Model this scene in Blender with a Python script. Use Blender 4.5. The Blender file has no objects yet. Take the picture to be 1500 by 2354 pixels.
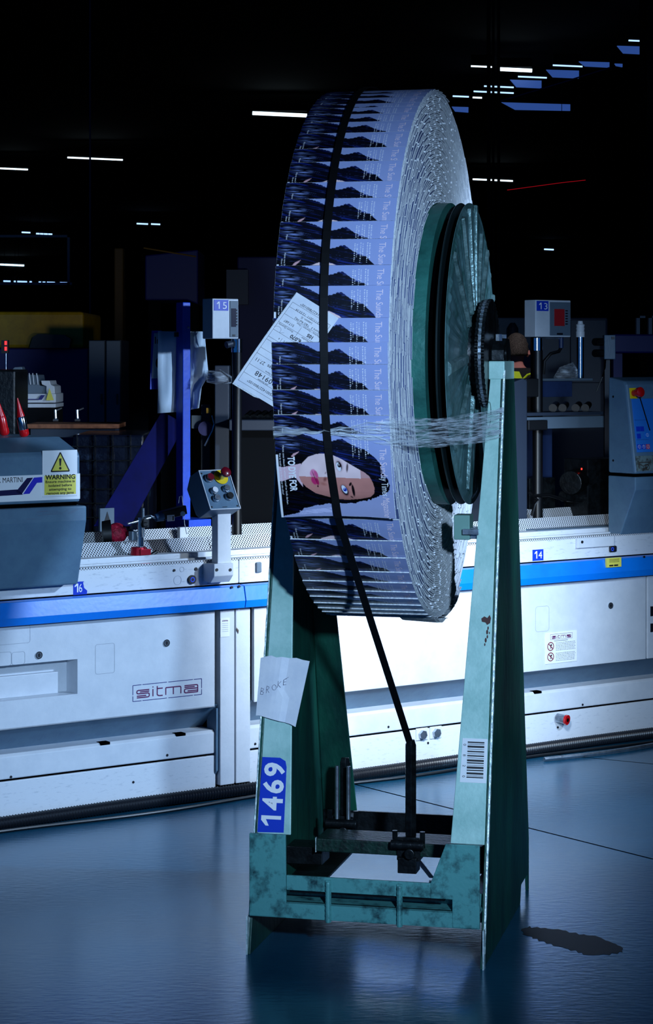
import bpy, math, random
import numpy as np
from mathutils import Vector, Matrix
random.seed(7)
R = math.radians
SC = bpy.context.scene
COL = SC.collection

# ------------------------------------------------------------ camera, world, lights, exposure
EYE = 1.545
cam = bpy.data.cameras.new('camera'); cam.sensor_fit = 'HORIZONTAL'; cam.sensor_width = 36.0
cam.lens = 4900 / 1500 * 36.0
cam.shift_y = -(1177 - 830) / 1500
cam.clip_start = 0.1; cam.clip_end = 400
co = bpy.data.objects.new('camera', cam); COL.objects.link(co)
co.location = (0, 0, EYE); co.rotation_euler = (R(90), 0, 0)
SC.camera = co
SC.view_settings.view_transform = 'Standard'; SC.view_settings.look = 'None'
SC.view_settings.exposure = 1.0; SC.view_settings.gamma = 1.0; SC.view_settings.use_curve_mapping = False

w = bpy.data.worlds.new('hall_air'); SC.world = w; w.use_nodes = True
w.node_tree.nodes['Background'].inputs[0].default_value = (0.006, 0.075, 0.30, 1)
w.node_tree.nodes['Background'].inputs[1].default_value = 0.30

def spot(name, loc, target, power, color, angle, blend, size):
    l = bpy.data.lights.new(name, 'SPOT'); l.energy = power; l.color = color
    l.spot_size = R(angle); l.spot_blend = blend; l.shadow_soft_size = size
    o = bpy.data.objects.new(name, l); COL.objects.link(o); o.location = loc
    o.rotation_euler = (Vector(target) - Vector(loc)).to_track_quat('-Z', 'Y').to_euler()
    return o
def area(name, loc, target, power, color, sx, sy, spread=180):
    l = bpy.data.lights.new(name, 'AREA'); l.energy = power; l.color = color
    l.shape = 'RECTANGLE'; l.size = sx; l.size_y = sy; l.spread = R(spread)
    o = bpy.data.objects.new(name, l); COL.objects.link(o); o.location = loc
    o.rotation_euler = (Vector(target) - Vector(loc)).to_track_quat('-Z', 'Y').to_euler()
    return o
# photographer's lamp beside the camera, side lamp to the right, working lamp behind the roll
spot('front_work_lamp', (0.95, 0.7, 2.10), (0.25, 5.6, 1.10), 500, (0.46, 0.70, 1.0), 36, 0.9, 0.10)
spot('side_work_lamp', (3.2, 5.55, 2.45), (-0.62, 7.95, 0.55), 350, (0.48, 0.69, 1.0), 50, 0.6, 0.10)
spot('machine_work_lamp', (0.60, 6.70, 1.12), (0.25, 8.0, 0.66), 95, (0.74, 0.87, 1.0), 82, 1.0, 0.12)

spot('person_fill_spot', (2.2, 14.0, 5.5), (1.6, 18.2, 1.4), 260, (0.9, 0.92, 1.0), 12, 0.8, 0.3)  # unseen spot added to brighten the distant person

# ------------------------------------------------------------ frames
FW = (0.0, 0.0, 0.0)
FS = (0.2017, 5.888, R(-13.2))        # reel stand
FM = (-1.078, 7.04, R(35.3))          # long machine
def at(F, px, py, **k):
    """a sight line of the photograph met with a known plane of a frame -> point in that frame"""
    ox, oy, a = F; ca, sa = math.cos(a), math.sin(a)
    dx, dy, dz = (px - 750) / 4900, 1.0, -(py - 830) / 4900
    s0 = -ox * ca - oy * sa; t0 = ox * sa - oy * ca; ds = dx * ca + dy * sa; dt = -dx * sa + dy * ca
    if 't' in k: L = (k['t'] - t0) / dt
    elif 's' in k: L = (k['s'] - s0) / ds
    else: L = (k['h'] - EYE) / dz
    return (s0 + L * ds, t0 + L * dt, EYE + L * dz)
def w_of(F, p):
    ox, oy, a = F; ca, sa = math.cos(a), math.sin(a)
    return Vector((ox + p[0] * ca - p[1] * sa, oy + p[0] * sa + p[1] * ca, p[2]))

# ------------------------------------------------------------ materials
def lin(c):
    return tuple(((x / 255) / 12.92 if x / 255 <= 0.04045 else ((x / 255 + 0.055) / 1.055) ** 2.4) for x in c)
MATS = {}
def mat(name, c, rough=0.5, metal=0.0, c2=None, scale=8, bump=0.0, bscale=60, emit=None, es=1.0, coat=0.0, stretch=None, contrast=(0.4, 0.65), spec=0.5):
    if name in MATS: return MATS[name]
    m = bpy.data.materials.new(name); m.use_nodes = True; nt = m.node_tree; b = nt.nodes['Principled BSDF']
    c = lin(c); b.inputs['Base Color'].default_value = (*c, 1)
    b.inputs['Roughness'].default_value = rough; b.inputs['Metallic'].default_value = metal
    b.inputs['Coat Weight'].default_value = coat; b.inputs['Specular IOR Level'].default_value = spec
    if emit:
        b.inputs['Emission Color'].default_value = (*lin(emit), 1); b.inputs['Emission Strength'].default_value = es
    if c2 or bump:
        tc = nt.nodes.new('ShaderNodeTexCoord'); mp = nt.nodes.new('ShaderNodeMapping')
        nt.links.new(tc.outputs['Object'], mp.inputs[0])
        if stretch: mp.inputs['Scale'].default_value = stretch
    if c2:
        n = nt.nodes.new('ShaderNodeTexNoise'); n.inputs['Scale'].default_value = scale; n.inputs['Detail'].default_value = 8
        n.inputs['Roughness'].default_value = 0.65
        nt.links.new(mp.outputs[0], n.inputs['Vector'])
        r = nt.nodes.new('ShaderNodeValToRGB'); r.color_ramp.elements[0].position = contrast[0]; r.color_ramp.elements[1].position = contrast[1]
        r.color_ramp.elements[0].color = (*c, 1); r.color_ramp.elements[1].color = (*lin(c2), 1)
        nt.links.new(n.outputs[0], r.inputs[0]); nt.links.new(r.outputs[0], b.inputs['Base Color'])
    if bump:
        n2 = nt.nodes.new('ShaderNodeTexNoise'); n2.inputs['Scale'].default_value = bscale; n2.inputs['Detail'].default_value = 5
        nt.links.new(mp.outputs[0], n2.inputs['Vector'])
        bp = nt.nodes.new('ShaderNodeBump'); bp.inputs['Strength'].default_value = bump; bp.inputs['Distance'].default_value = 0.01
        nt.links.new(n2.outputs[0], bp.inputs['Height']); nt.links.new(bp.outputs[0], b.inputs['Normal'])
    MATS[name] = m
    return m

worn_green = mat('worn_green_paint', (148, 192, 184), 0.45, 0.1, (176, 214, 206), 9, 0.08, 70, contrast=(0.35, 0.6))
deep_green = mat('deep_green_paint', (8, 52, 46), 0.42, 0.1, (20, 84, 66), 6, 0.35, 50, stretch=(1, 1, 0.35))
weld = mat('bare_weld_metal', (225, 238, 238), 0.35, 0.3, (160, 190, 190), 60, 0.3, 120)
green_base = mat('scuffed_green_paint', (84, 152, 150), 0.45, 0.1, (22, 56, 62), 22, 0.10, 60, contrast=(0.5, 0.7))
black_steel = mat('blackened_steel', (14, 17, 20), 0.35, 0.5, (30, 36, 40), 30, 0.2)
black_plastic = mat('black_plastic', (9, 10, 13), 0.4)
black_hole = mat('black_recess', (2, 2, 3), 0.9, spec=0.0)
machine_grey = mat('light_grey_machine_paint', (214, 218, 224), 0.42, 0, (196, 202, 210), 14, 0.05, 90, contrast=(0.3, 0.8))
machine_dirt = mat('scuffed_grey_machine_paint', (214, 218, 224), 0.45, 0, (150, 160, 172), 30, 0.05, 90, stretch=(1, 1, 4), contrast=(0.56, 0.8))
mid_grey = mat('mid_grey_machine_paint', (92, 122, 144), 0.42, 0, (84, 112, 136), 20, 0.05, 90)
trim_blue = mat('blue_trim_paint', (4, 124, 228), 0.35, 0, (4, 112, 214), 6, 0.03)
post_blue = mat('blue_post_paint', (18, 76, 205), 0.4, 0, (14, 62, 180), 10, 0.05)
navy = mat('navy_paint', (18, 20, 105), 0.5)
navy_beam = mat('navy_beam_paint', (8, 12, 80), 0.8, 0, (6, 9, 62), 6, spec=0.15)
yellow_paint = mat('yellow_paint', (200, 150, 0), 0.5, 0, (170, 125, 0), 10)
steel = mat('brushed_steel', (190, 200, 210), 0.28, 0.9, (150, 160, 170), 30, 0.1)
chrome = mat('chrome', (230, 235, 240), 0.12, 1.0)
cabinet_grey = mat('cabinet_grey_paint', (92, 108, 122), 0.5)
dark_grey = mat('dark_grey_paint', (40, 50, 66), 0.5)
dark_blue_grey = mat('dark_blue_grey_paint', (34, 52, 92), 0.5, 0, (24, 38, 70), 8)
paper_white = mat('white_paper', (228, 230, 238), 0.7, 0, (214, 218, 230), 20, 0.15, 25)
sheet_paper = mat('plastic_sheet_paper', (205, 222, 235), 0.5, 0, (190, 210, 226), 6, 0.3, 9)
page_white = mat('cut_page_edges', (236, 238, 240), 0.75, 0, (190, 196, 204), 120, 0.5, 160)
page_side = mat('page_block_edges', (242, 243, 245), 0.8, 0, (215, 218, 224), 40, 0.0)
sticker_white = mat('white_sticker', (232, 234, 238), 0.4)
sticker_blue = mat('blue_sticker', (18, 58, 190), 0.35)
sticker_yellow = mat('yellow_sticker', (224, 214, 90), 0.45)
ink = mat('black_ink', (12, 14, 24), 0.5)
ink_navy = mat('navy_ink', (22, 26, 110), 0.45)
ink_plum = mat('plum_ink', (96, 22, 78), 0.45)
ink_white = mat('white_ink', (238, 238, 242), 0.5)
ink_rose = mat('pale_rose_ink', (236, 214, 226), 0.5)
ink_grey = mat('pencil_grey_ink', (96, 100, 122), 0.6)
faint_line = mat('faint_groove', (150, 158, 170), 0.5)
red_plastic = mat('red_plastic', (196, 8, 16), 0.25, 0, coat=0.5)
dark_red = mat('dark_red_plastic', (110, 8, 30), 0.3, coat=0.4)
yellow_plastic = mat('yellow_plastic', (236, 200, 20), 0.4)
brown_board = mat('brown_board', (150, 92, 60), 0.7, 0, (110, 64, 40), 30)
hose_rubber = mat('black_corrugated_rubber', (26, 28, 34), 0.35)
skin = mat('skin', (205, 130, 120), 0.55)
hair_brown = mat('greying_brown_hair', (46, 36, 32), 0.8, 0, (96, 84, 78), 120, 0.5, 200)
jacket = mat('black_jacket_cloth', (10, 12, 18), 0.85)
hivis = mat('hi_vis_yellow_cloth', (215, 240, 20), 0.7, emit=None)
screen_red = mat('red_lit_screen', (70, 12, 18), 0.4, emit=(110, 20, 30), es=0.10)
screen_dark = mat('dim_screen', (30, 26, 50), 0.2)
tube_light = mat('fluorescent_tube_glow', (255, 255, 255), 0.5, emit=(215, 240, 255), es=1.6)
tube_dim = mat('distant_tube_glow', (255, 255, 255), 0.5, emit=(150, 185, 240), es=1.0)
panel_dim = mat('reflector_panel_glow', (90, 110, 160), 0.5, emit=(50, 84, 160), es=0.35)  # emission replaces tube light bouncing off the reflector panels
red_glow = mat('red_glow_strip', (120, 10, 16), 0.5, emit=(190, 12, 30), es=0.3)
led_red = mat('red_led', (255, 30, 20), 0.4, emit=(255, 40, 30), es=2.0)

def hall_black(name, c, rough=0.7): return mat(name, c, rough, spec=0.2)
roof_black = hall_black('dark_roof_sheet', (10, 11, 14), 0.9)
wall_black = hall_black('dark_wall_sheet', (8, 10, 14), 0.9)

# clear film
def film_mat(name, alpha, col=(0.85, 0.92, 1.0)):
    m = bpy.data.materials.new(name); m.use_nodes = True; nt = m.node_tree
    for n in list(nt.nodes): nt.nodes.remove(n)
    out = nt.nodes.new('ShaderNodeOutputMaterial'); mix = nt.nodes.new('ShaderNodeMixShader')
    tr = nt.nodes.new('ShaderNodeBsdfTransparent'); pr = nt.nodes.new('ShaderNodeBsdfPrincipled')
    pr.inputs['Base Color'].default_value = (*col, 1); pr.inputs['Roughness'].default_value = 0.18
    tc = nt.nodes.new('ShaderNodeTexCoord'); mp = nt.nodes.new('ShaderNodeMapping'); mp.inputs['Scale'].default_value = (2, 2, 26)
    no = nt.nodes.new('ShaderNodeTexNoise'); no.inputs['Scale'].default_value = 9; no.inputs['Detail'].default_value = 4
    rr = nt.nodes.new('ShaderNodeValToRGB'); rr.color_ramp.elements[0].position = 0.42; rr.color_ramp.elements[1].position = 0.72
    rr.color_ramp.elements[0].color = (alpha[0],) * 3 + (1,); rr.color_ramp.elements[1].color = (alpha[1],) * 3 + (1,)
    nt.links.new(tc.outputs['Object'], mp.inputs[0]); nt.links.new(mp.outputs[0], no.inputs['Vector'])
    nt.links.new(no.outputs[0], rr.inputs[0]); nt.links.new(rr.outputs[0], mix.inputs[0])
    nt.links.new(tr.outputs[0], mix.inputs[1]); nt.links.new(pr.outputs[0], mix.inputs[2]); nt.links.new(mix.outputs[0], out.inputs[0])
    bp = nt.nodes.new('ShaderNodeBump'); bp.inputs['Strength'].default_value = 0.6; bp.inputs['Distance'].default_value = 0.01
    nt.links.new(no.outputs[0], bp.inputs['Height']); nt.links.new(bp.outputs[0], pr.inputs['Normal'])
    return m
clear_film = film_mat('clear_stretch_film', (0.06, 0.75))
film_strand = film_mat('bunched_film_strand', (0.25, 0.9))
wrap_film = film_mat('loose_clear_film', (0.12, 0.6))

# perforated steel strip: holes laid out by a regular cell pattern
def perforated():
    m = bpy.data.materials.new('perforated_steel'); m.use_nodes = True; nt = m.node_tree; b = nt.nodes['Principled BSDF']
    b.inputs['Roughness'].default_value = 0.4; b.inputs['Metallic'].default_value = 0.1
    tc = nt.nodes.new('ShaderNodeTexCoord'); mp = nt.nodes.new('ShaderNodeMapping'); mp.inputs['Scale'].default_value = (1, 0.0, 1.0)
    mp.inputs['Rotation'].default_value = (0, R(45), 0)
    v = nt.nodes.new('ShaderNodeTexVoronoi'); v.inputs['Scale'].default_value = 130; v.inputs['Randomness'].default_value = 0
    v.voronoi_dimensions = '3D'
    r = nt.nodes.new('ShaderNodeValToRGB'); r.color_ramp.elements[0].position = 0.30; r.color_ramp.elements[1].position = 0.38
    r.color_ramp.elements[0].color = (0.01, 0.012, 0.02, 1); r.color_ramp.elements[1].color = (0.7, 0.72, 0.75, 1)
    nt.links.new(tc.outputs['Object'], mp.inputs[0]); nt.links.new(mp.outputs[0], v.inputs['Vector'])
    nt.links.new(v.outputs['Distance'], r.inputs[0]); nt.links.new(r.outputs[0], b.inputs['Base Color'])
    return m
perf = perforated()

# polished concrete: blue-grey, patchy gloss, fine trowel relief
def concrete():
    m = bpy.data.materials.new('sealed_concrete'); m.use_nodes = True; nt = m.node_tree; b = nt.nodes['Principled BSDF']
    tc = nt.nodes.new('ShaderNodeTexCoord')
    n = nt.nodes.new('ShaderNodeTexNoise'); n.inputs['Scale'].default_value = 2.2; n.inputs['Detail'].default_value = 10; n.inputs['Roughness'].default_value = 0.7
    nt.links.new(tc.outputs['Object'], n.inputs['Vector'])
    r = nt.nodes.new('ShaderNodeValToRGB'); r.color_ramp.elements[0].position = 0.3; r.color_ramp.elements[1].position = 0.75
    r.color_ramp.elements[0].color = (0.008, 0.085, 0.165, 1); r.color_ramp.elements[1].color = (0.022, 0.15, 0.27, 1)
    nt.links.new(n.outputs[0], r.inputs[0]); nt.links.new(r.outputs[0], b.inputs['Base Color'])
    r2 = nt.nodes.new('ShaderNodeMapRange'); r2.inputs[3].default_value = 0.17; r2.inputs[4].default_value = 0.25
    nt.links.new(n.outputs[0], r2.inputs[0]); nt.links.new(r2.outputs[0], b.inputs['Roughness'])
    mp = nt.nodes.new('ShaderNodeMapping'); mp.inputs['Scale'].default_value = (1, 2.2, 1); mp.inputs['Rotation'].default_value = (0, 0, R(8))
    nt.links.new(tc.outputs['Object'], mp.inputs[0])
    n2 = nt.nodes.new('ShaderNodeTexNoise'); n2.inputs['Scale'].default_value = 26; n2.inputs['Detail'].default_value = 6
    nt.links.new(mp.outputs[0], n2.inputs['Vector'])
    bp = nt.nodes.new('ShaderNodeBump'); bp.inputs['Strength'].default_value = 0.07; bp.inputs['Distance'].default_value = 0.01
    nt.links.new(n2.outputs[0], bp.inputs['Height']); nt.links.new(bp.outputs[0], b.inputs['Normal'])
    b.inputs['Specular IOR Level'].default_value = 0.28; b.inputs['Metallic'].default_value = 0.45
    return m
floor_mat = concrete()

# ------------------------------------------------------------ mesh building
class MB:
    def __init__(self): self.v = []; self.f = []
    def add(self, vs, fs):
        o = len(self.v); self.v += [tuple(p) for p in vs]; self.f += [tuple(i + o for i in f) for f in fs]; return self
    def box(self, a, b):
        x0, y0, z0 = a; x1, y1, z1 = b
        vs = [(x, y, z) for z in (z0, z1) for y in (y0, y1) for x in (x0, x1)]
        return self.add(vs, [(0, 2, 3, 1), (4, 5, 7, 6), (0, 1, 5, 4), (2, 6, 7, 3), (0, 4, 6, 2), (1, 3, 7, 5)])
    def loft(self, A, B):
        """two matching closed loops, capped"""
        n = len(A); vs = list(A) + list(B)
        fs = [(i, (i + 1) % n, n + (i + 1) % n, n + i) for i in range(n)] + [tuple(range(n))[::-1], tuple(range(n, 2 * n))]
        return self.add(vs, fs)
    def prism(self, poly, axis, lo, hi):
        """poly: points of the two other axes in order; axis 0 -> (t,h), 1 -> (s,h), 2 -> (s,t)"""
        def p(q, c):
            return (c, q[0], q[1]) if axis == 0 else ((q[0], c, q[1]) if axis == 1 else (q[0], q[1], c))
        return self.loft([p(q, lo) for q in poly], [p(q, hi) for q in poly])
    def tube(self, pts, r, n=12, cap=True):
        pts = [Vector(p) for p in pts]; rs = r if isinstance(r, (list, tuple)) else [r] * len(pts)
        ring = []; up = None
        for i, p in enumerate(pts):
            d = (pts[min(i + 1, len(pts) - 1)] - pts[max(i - 1, 0)]).normalized()
            if up is None: up = d.orthogonal().normalized()
            up = (up - d * up.dot(d)).normalized(); sd = d.cross(up)
            ring.append([p + (up * math.cos(2 * math.pi * k / n) + sd * math.sin(2 * math.pi * k / n)) * rs[i] for k in range(n)])
        vs = [q for rr in ring for q in rr]; fs = []
        for i in range(len(ring) - 1):
            for k in range(n):
                fs.append((i * n + k, i * n + (k + 1) % n, (i + 1) * n + (k + 1) % n, (i + 1) * n + k))
        if cap: fs += [tuple(range(n))[::-1], tuple(range((len(ring) - 1) * n, len(ring) * n))]
        return self.add(vs, fs)
    def cyl(self, a, b, r, r2=None, n=20): return self.tube([a, b], [r, r if r2 is None else r2], n)
    def ribbon(self, rows):
        """rows of points, a sheet"""
        m = len(rows[0]); vs = [p for r in rows for p in r]
        return self.add(vs, [(i * m + j, i * m + j + 1, (i + 1) * m + j + 1, (i + 1) * m + j) for i in range(len(rows) - 1) for j in range(m - 1)])
    def ring(self, prof, n=96, a0=0, a1=360, ctr=(0, 0, 0)):
        """turn a profile (u, r) about the axle (axis 0)"""
        full = abs(a1 - a0) >= 359.9; m = len(prof); st = n if full else n + 1
        vs = []
        for i in range(st):
            th = R(a0 + (a1 - a0) * i / n)
            vs += [(ctr[0] + u, ctr[1] - r * math.cos(th), ctr[2] + r * math.sin(th)) for u, r in prof]
        fs = []
        for i in range(n):
            j = (i + 1) % st
            for k in range(m - 1): fs.append((i * m + k, i * m + k + 1, j * m + k + 1, j * m + k))
        return self.add(vs, fs)

FR = {}
def mesh_obj(name, mb, material, F, base, smooth=False, bevel=0, solid=0):
    me = bpy.data.meshes.new(name)
    me.from_pydata([(x - base[0], y - base[1], z - base[2]) for x, y, z in mb.v], [], mb.f); me.update()
    import bmesh
    bm = bmesh.new(); bm.from_mesh(me); bmesh.ops.recalc_face_normals(bm, faces=bm.faces); bm.to_mesh(me); bm.free()
    if isinstance(material, (list, tuple)):
        for x in material: me.materials.append(x)
    else: me.materials.append(material)
    o = bpy.data.objects.new(name, me); COL.objects.link(o)
    if smooth:
        for p in me.polygons: p.use_smooth = True
        if smooth != 'all': me.set_sharp_from_angle(angle=R(40))
    if solid:
        md = o.modifiers.new('thickness', 'SOLIDIFY'); md.thickness = solid; md.offset = 0
    if bevel:
        md = o.modifiers.new('bevel', 'BEVEL'); md.width = bevel; md.segments = 2; md.limit_method = 'ANGLE'; md.angle_limit = R(35)
    return o
def tag(o, label, cat, group=None, kind=None):
    if label: o['label'] = label
    if cat: o['category'] = cat
    if group: o['group'] = group
    if kind: o['kind'] = kind
    return o
def thing(name, label, cat, F=FW, base=(0, 0, 0), group=None):
    o = bpy.data.objects.new(name, None); COL.objects.link(o); o.empty_display_size = 0.05
    o.location = w_of(F, base); o.rotation_euler = (0, 0, F[2]); FR[o.name] = (F, base)
    return tag(o, label, cat, group)
def part(name, mb, material, parent, label=None, **k):
    F, base = FR[parent.name]
    o = mesh_obj(name, mb, material, F, base, **k); o.parent = parent; FR[o.name] = (F, base)
    if label: o['label'] = label
    return o
def solo(name, mb, material, label, cat, F=FW, base=(0, 0, 0), group=None, kind=None, **k):
    o = mesh_obj(name, mb, material, F, base, **k)
    o.location = w_of(F, base); o.rotation_euler = (0, 0, F[2]); FR[o.name] = (F, base)
    return tag(o, label, cat, group, kind)

_tc = {}
def glyphs(s, size=1.0, res=3, shear=0.0, offset=0.0, spacing=1.0):
    key = (s, size, res, shear, offset, spacing)
    if key in _tc: return _tc[key]
    cu = bpy.data.curves.new('lettering', 'FONT'); cu.body = s; cu.size = size; cu.resolution_u = res; cu.shear = shear; cu.offset = offset
    cu.space_character = spacing
    o = bpy.data.objects.new('lettering', cu); COL.objects.link(o)
    bpy.context.view_layer.update()
    me = bpy.data.meshes.new_from_object(o.evaluated_get(bpy.context.evaluated_depsgraph_get()))
    vs = [(v.co.x, v.co.y) for v in me.vertices]; fs = [tuple(p.vertices) for p in me.polygons]
    bpy.data.objects.remove(o); bpy.data.meshes.remove(me); bpy.data.curves.remove(cu)
    xs = [v[0] for v in vs] or [0]; W = (min(xs), max(xs))
    _tc[key] = (vs, fs, W)
    return _tc[key]
def text(mb, s, size, fn, align='L', sx=1.0, x0=0, y0=0, width=None, **k):
    """fn maps flat lettering coordinates (x along the line, y up) to a point of the frame"""
    vs, fs, W = glyphs(s, size, **k)
    wd = (W[1] - W[0]) or 1
    if width: sx = width / wd
    off = -W[0] * sx - (wd * sx / 2 if align == 'C' else (wd * sx if align == 'R' else 0))
    return mb.add([fn(x0 + x * sx + off, y0 + y) for x, y in vs], fs)
def plane_fn(o, xd, yd):
    o, xd, yd = Vector(o), Vector(xd).normalized(), Vector(yd).normalized()
    return lambda x, y: o + xd * x + yd * y
def rect2(mb, fn, x0, y0, x1, y1):
    return mb.add([fn(x0, y0), fn(x1, y0), fn(x1, y1), fn(x0, y1)], [(0, 1, 2, 3)])
def line2(mb, fn, x0, y0, x1, y1, w):
    d = Vector((x1 - x0, y1 - y0)).normalized() * w / 2; nx, ny = -d.y, d.x
    return mb.add([fn(x0 + nx, y0 + ny), fn(x1 + nx, y1 + ny), fn(x1 - nx, y1 - ny), fn(x0 - nx, y0 - ny)], [(0, 1, 2, 3)])
def poly2(mb, fn, pts): return mb.add([fn(*p) for p in pts], [tuple(range(len(pts)))])
def ringpts(cx, cy, rx, ry, n=28, a0=0, a1=360): return [(cx + rx * math.cos(R(a0 + (a1 - a0) * i / n)), cy + ry * math.sin(R(a0 + (a1 - a0) * i / n))) for i in range(n + (0 if a1 - a0 == 360 else 1))]
def annulus2(mb, fn, cx, cy, r, w, n=32):
    A = [fn(*p) for p in ringpts(cx, cy, r, r, n)]; B = [fn(*p) for p in ringpts(cx, cy, r - w, r - w, n)]
    return mb.add(A + B, [(i, (i + 1) % n, n + (i + 1) % n, n + i) for i in range(n)])
def stroke2(mb, fn, pts, w):
    for a, b in zip(pts, pts[1:]): line2(mb, fn, *a, *b, w)
    return mb
def copy_tree(o, parent=None):
    c = o.copy(); COL.objects.link(c)
    if parent: c.parent = parent
    for ch in list(o.children): copy_tree(ch, c)
    return c

def digits(mb, s, h, fn, cx, y0, width, bold=.0):
    """figures in equal cells; the 1 gets its flag"""
    n = len(s); cw = width / n
    for i, ch in enumerate(s):
        x = cx - width / 2 + cw * (i + .5)
        if ch == '1':
            t = h * .17; poly2(mb, fn, [(x + h * .06, y0), (x + h * .06 + t, y0), (x + h * .06 + t, y0 + h), (x + h * .02, y0 + h), (x - h * .24, y0 + h * .76), (x - h * .24, y0 + h * .60), (x + h * .06, y0 + h * .76)])
        else: text(mb, ch, h * 1.38, fn, 'C', x0=x, y0=y0, offset=bold, width=min(cw * .80, h * .66))
    return mb
# ------------------------------------------------------------ the hall
def hall():
    fl = MB().box((-40, -6, -0.2), (40, 140, 0))
    tag(mesh_obj('floor', fl, floor_mat, FW, (0, 0, 0)), 'blue grey sealed concrete floor', 'floor', kind='structure')
    tag(mesh_obj('ceiling', MB().box((-40, -6, 7.2), (40, 140, 7.4)), roof_black, FW, (0, 0, 0)), 'black unlit hall ceiling', 'ceiling', kind='structure')
    tag(mesh_obj('wall_back', MB().box((-40, 140, 0), (40, 140.3, 7.2)), wall_black, FW, (0, 0, 0)), 'dark far end of the hall', 'wall', kind='structure')
    for nm, x in (('wall_left', -30.3), ('wall_right', 30)): tag(mesh_obj(nm, MB().box((x, -4, 0), (x + .3, 140, 7.2)), wall_black, FW, (0, 0, 0)), 'dark side wall of the hall', 'wall', kind='structure')
    j = MB()
    a = at(FW, 965, 1800, h=0.0); b = at(FW, 1500, 1975, h=0.0)
    line2(j, lambda x, y: (x, y, 0.0008), a[0] - 0.4, a[1] + 0.18, b[0], b[1], 0.006)
    a = at(FW, 1210, 1728, h=0.0); b = at(FW, 1500, 1765, h=0.0)
    line2(j, lambda x, y: (x, y, 0.0008), a[0], a[1], b[0] + 0.5, b[1] - 0.2, 0.005)
    tag(mesh_obj('trim_1', j, black_hole, FW, (0, 0, 0)), 'thin dark expansion joints across the concrete floor', 'floor joint', kind='structure')
hall()

# floor hoses and tape along the foot of the machine
def foot_lines():
    for k, (t, r, lab) in enumerate([(-0.03, 0.022, 'thick black corrugated hose on the floor along the machine foot')]):
        pts = []; rs = []
        n = 700
        for i in range(n):
            s = -0.35 + 3.9 * i / n
            pts.append((s, t + 0.012 * math.sin(s * 3.1), r + 0.004)); rs.append(r * (1.0 if i % 2 else 0.82))
        solo('corrugated_hose', MB().tube(pts, rs, 10), hose_rubber, lab, 'hose', FM, (1.5, t, 0), smooth=True)
    pts = [(-0.35 + 3.9 * i / 60, -0.085 + 0.02 * math.sin(i * 0.35), 0.007) for i in range(61)]
    solo('floor_cable', MB().tube(pts, 0.006, 8), black_plastic, 'thin black cable on the floor in front of the corrugated hose', 'cable', FM, (1.5, -0.085, 0), smooth=True)
    pts = [(2.25 + 1.3 * i / 30, -0.14 - 0.03 * math.sin(i * 0.2), 0.009) for i in range(31)]
    solo('floor_pipe', MB().tube(pts, 0.008, 8), steel, 'thin bright metal pipe lying at the machine foot right of the stand', 'pipe', FM, (2.9, -0.14, 0), smooth=True)
    p = at(FW, 985, 1757, h=0.0); m = MB()
    m.add([(p[0] - .035, p[1], .001), (p[0] + .0, p[1] - .03, .004), (p[0] + .04, p[1] - .005, .002), (p[0] + .005, p[1] + .0, .022), (p[0] - .0, p[1] + .03, .002)], [(0, 1, 3), (1, 2, 3), (2, 4, 3), (4, 0, 3)])
    solo('paper_scrap', m, paper_white, 'torn white paper scrap on the floor under the machine edge', 'scrap', FW, p, solid=0.0006)
foot_lines()

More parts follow.
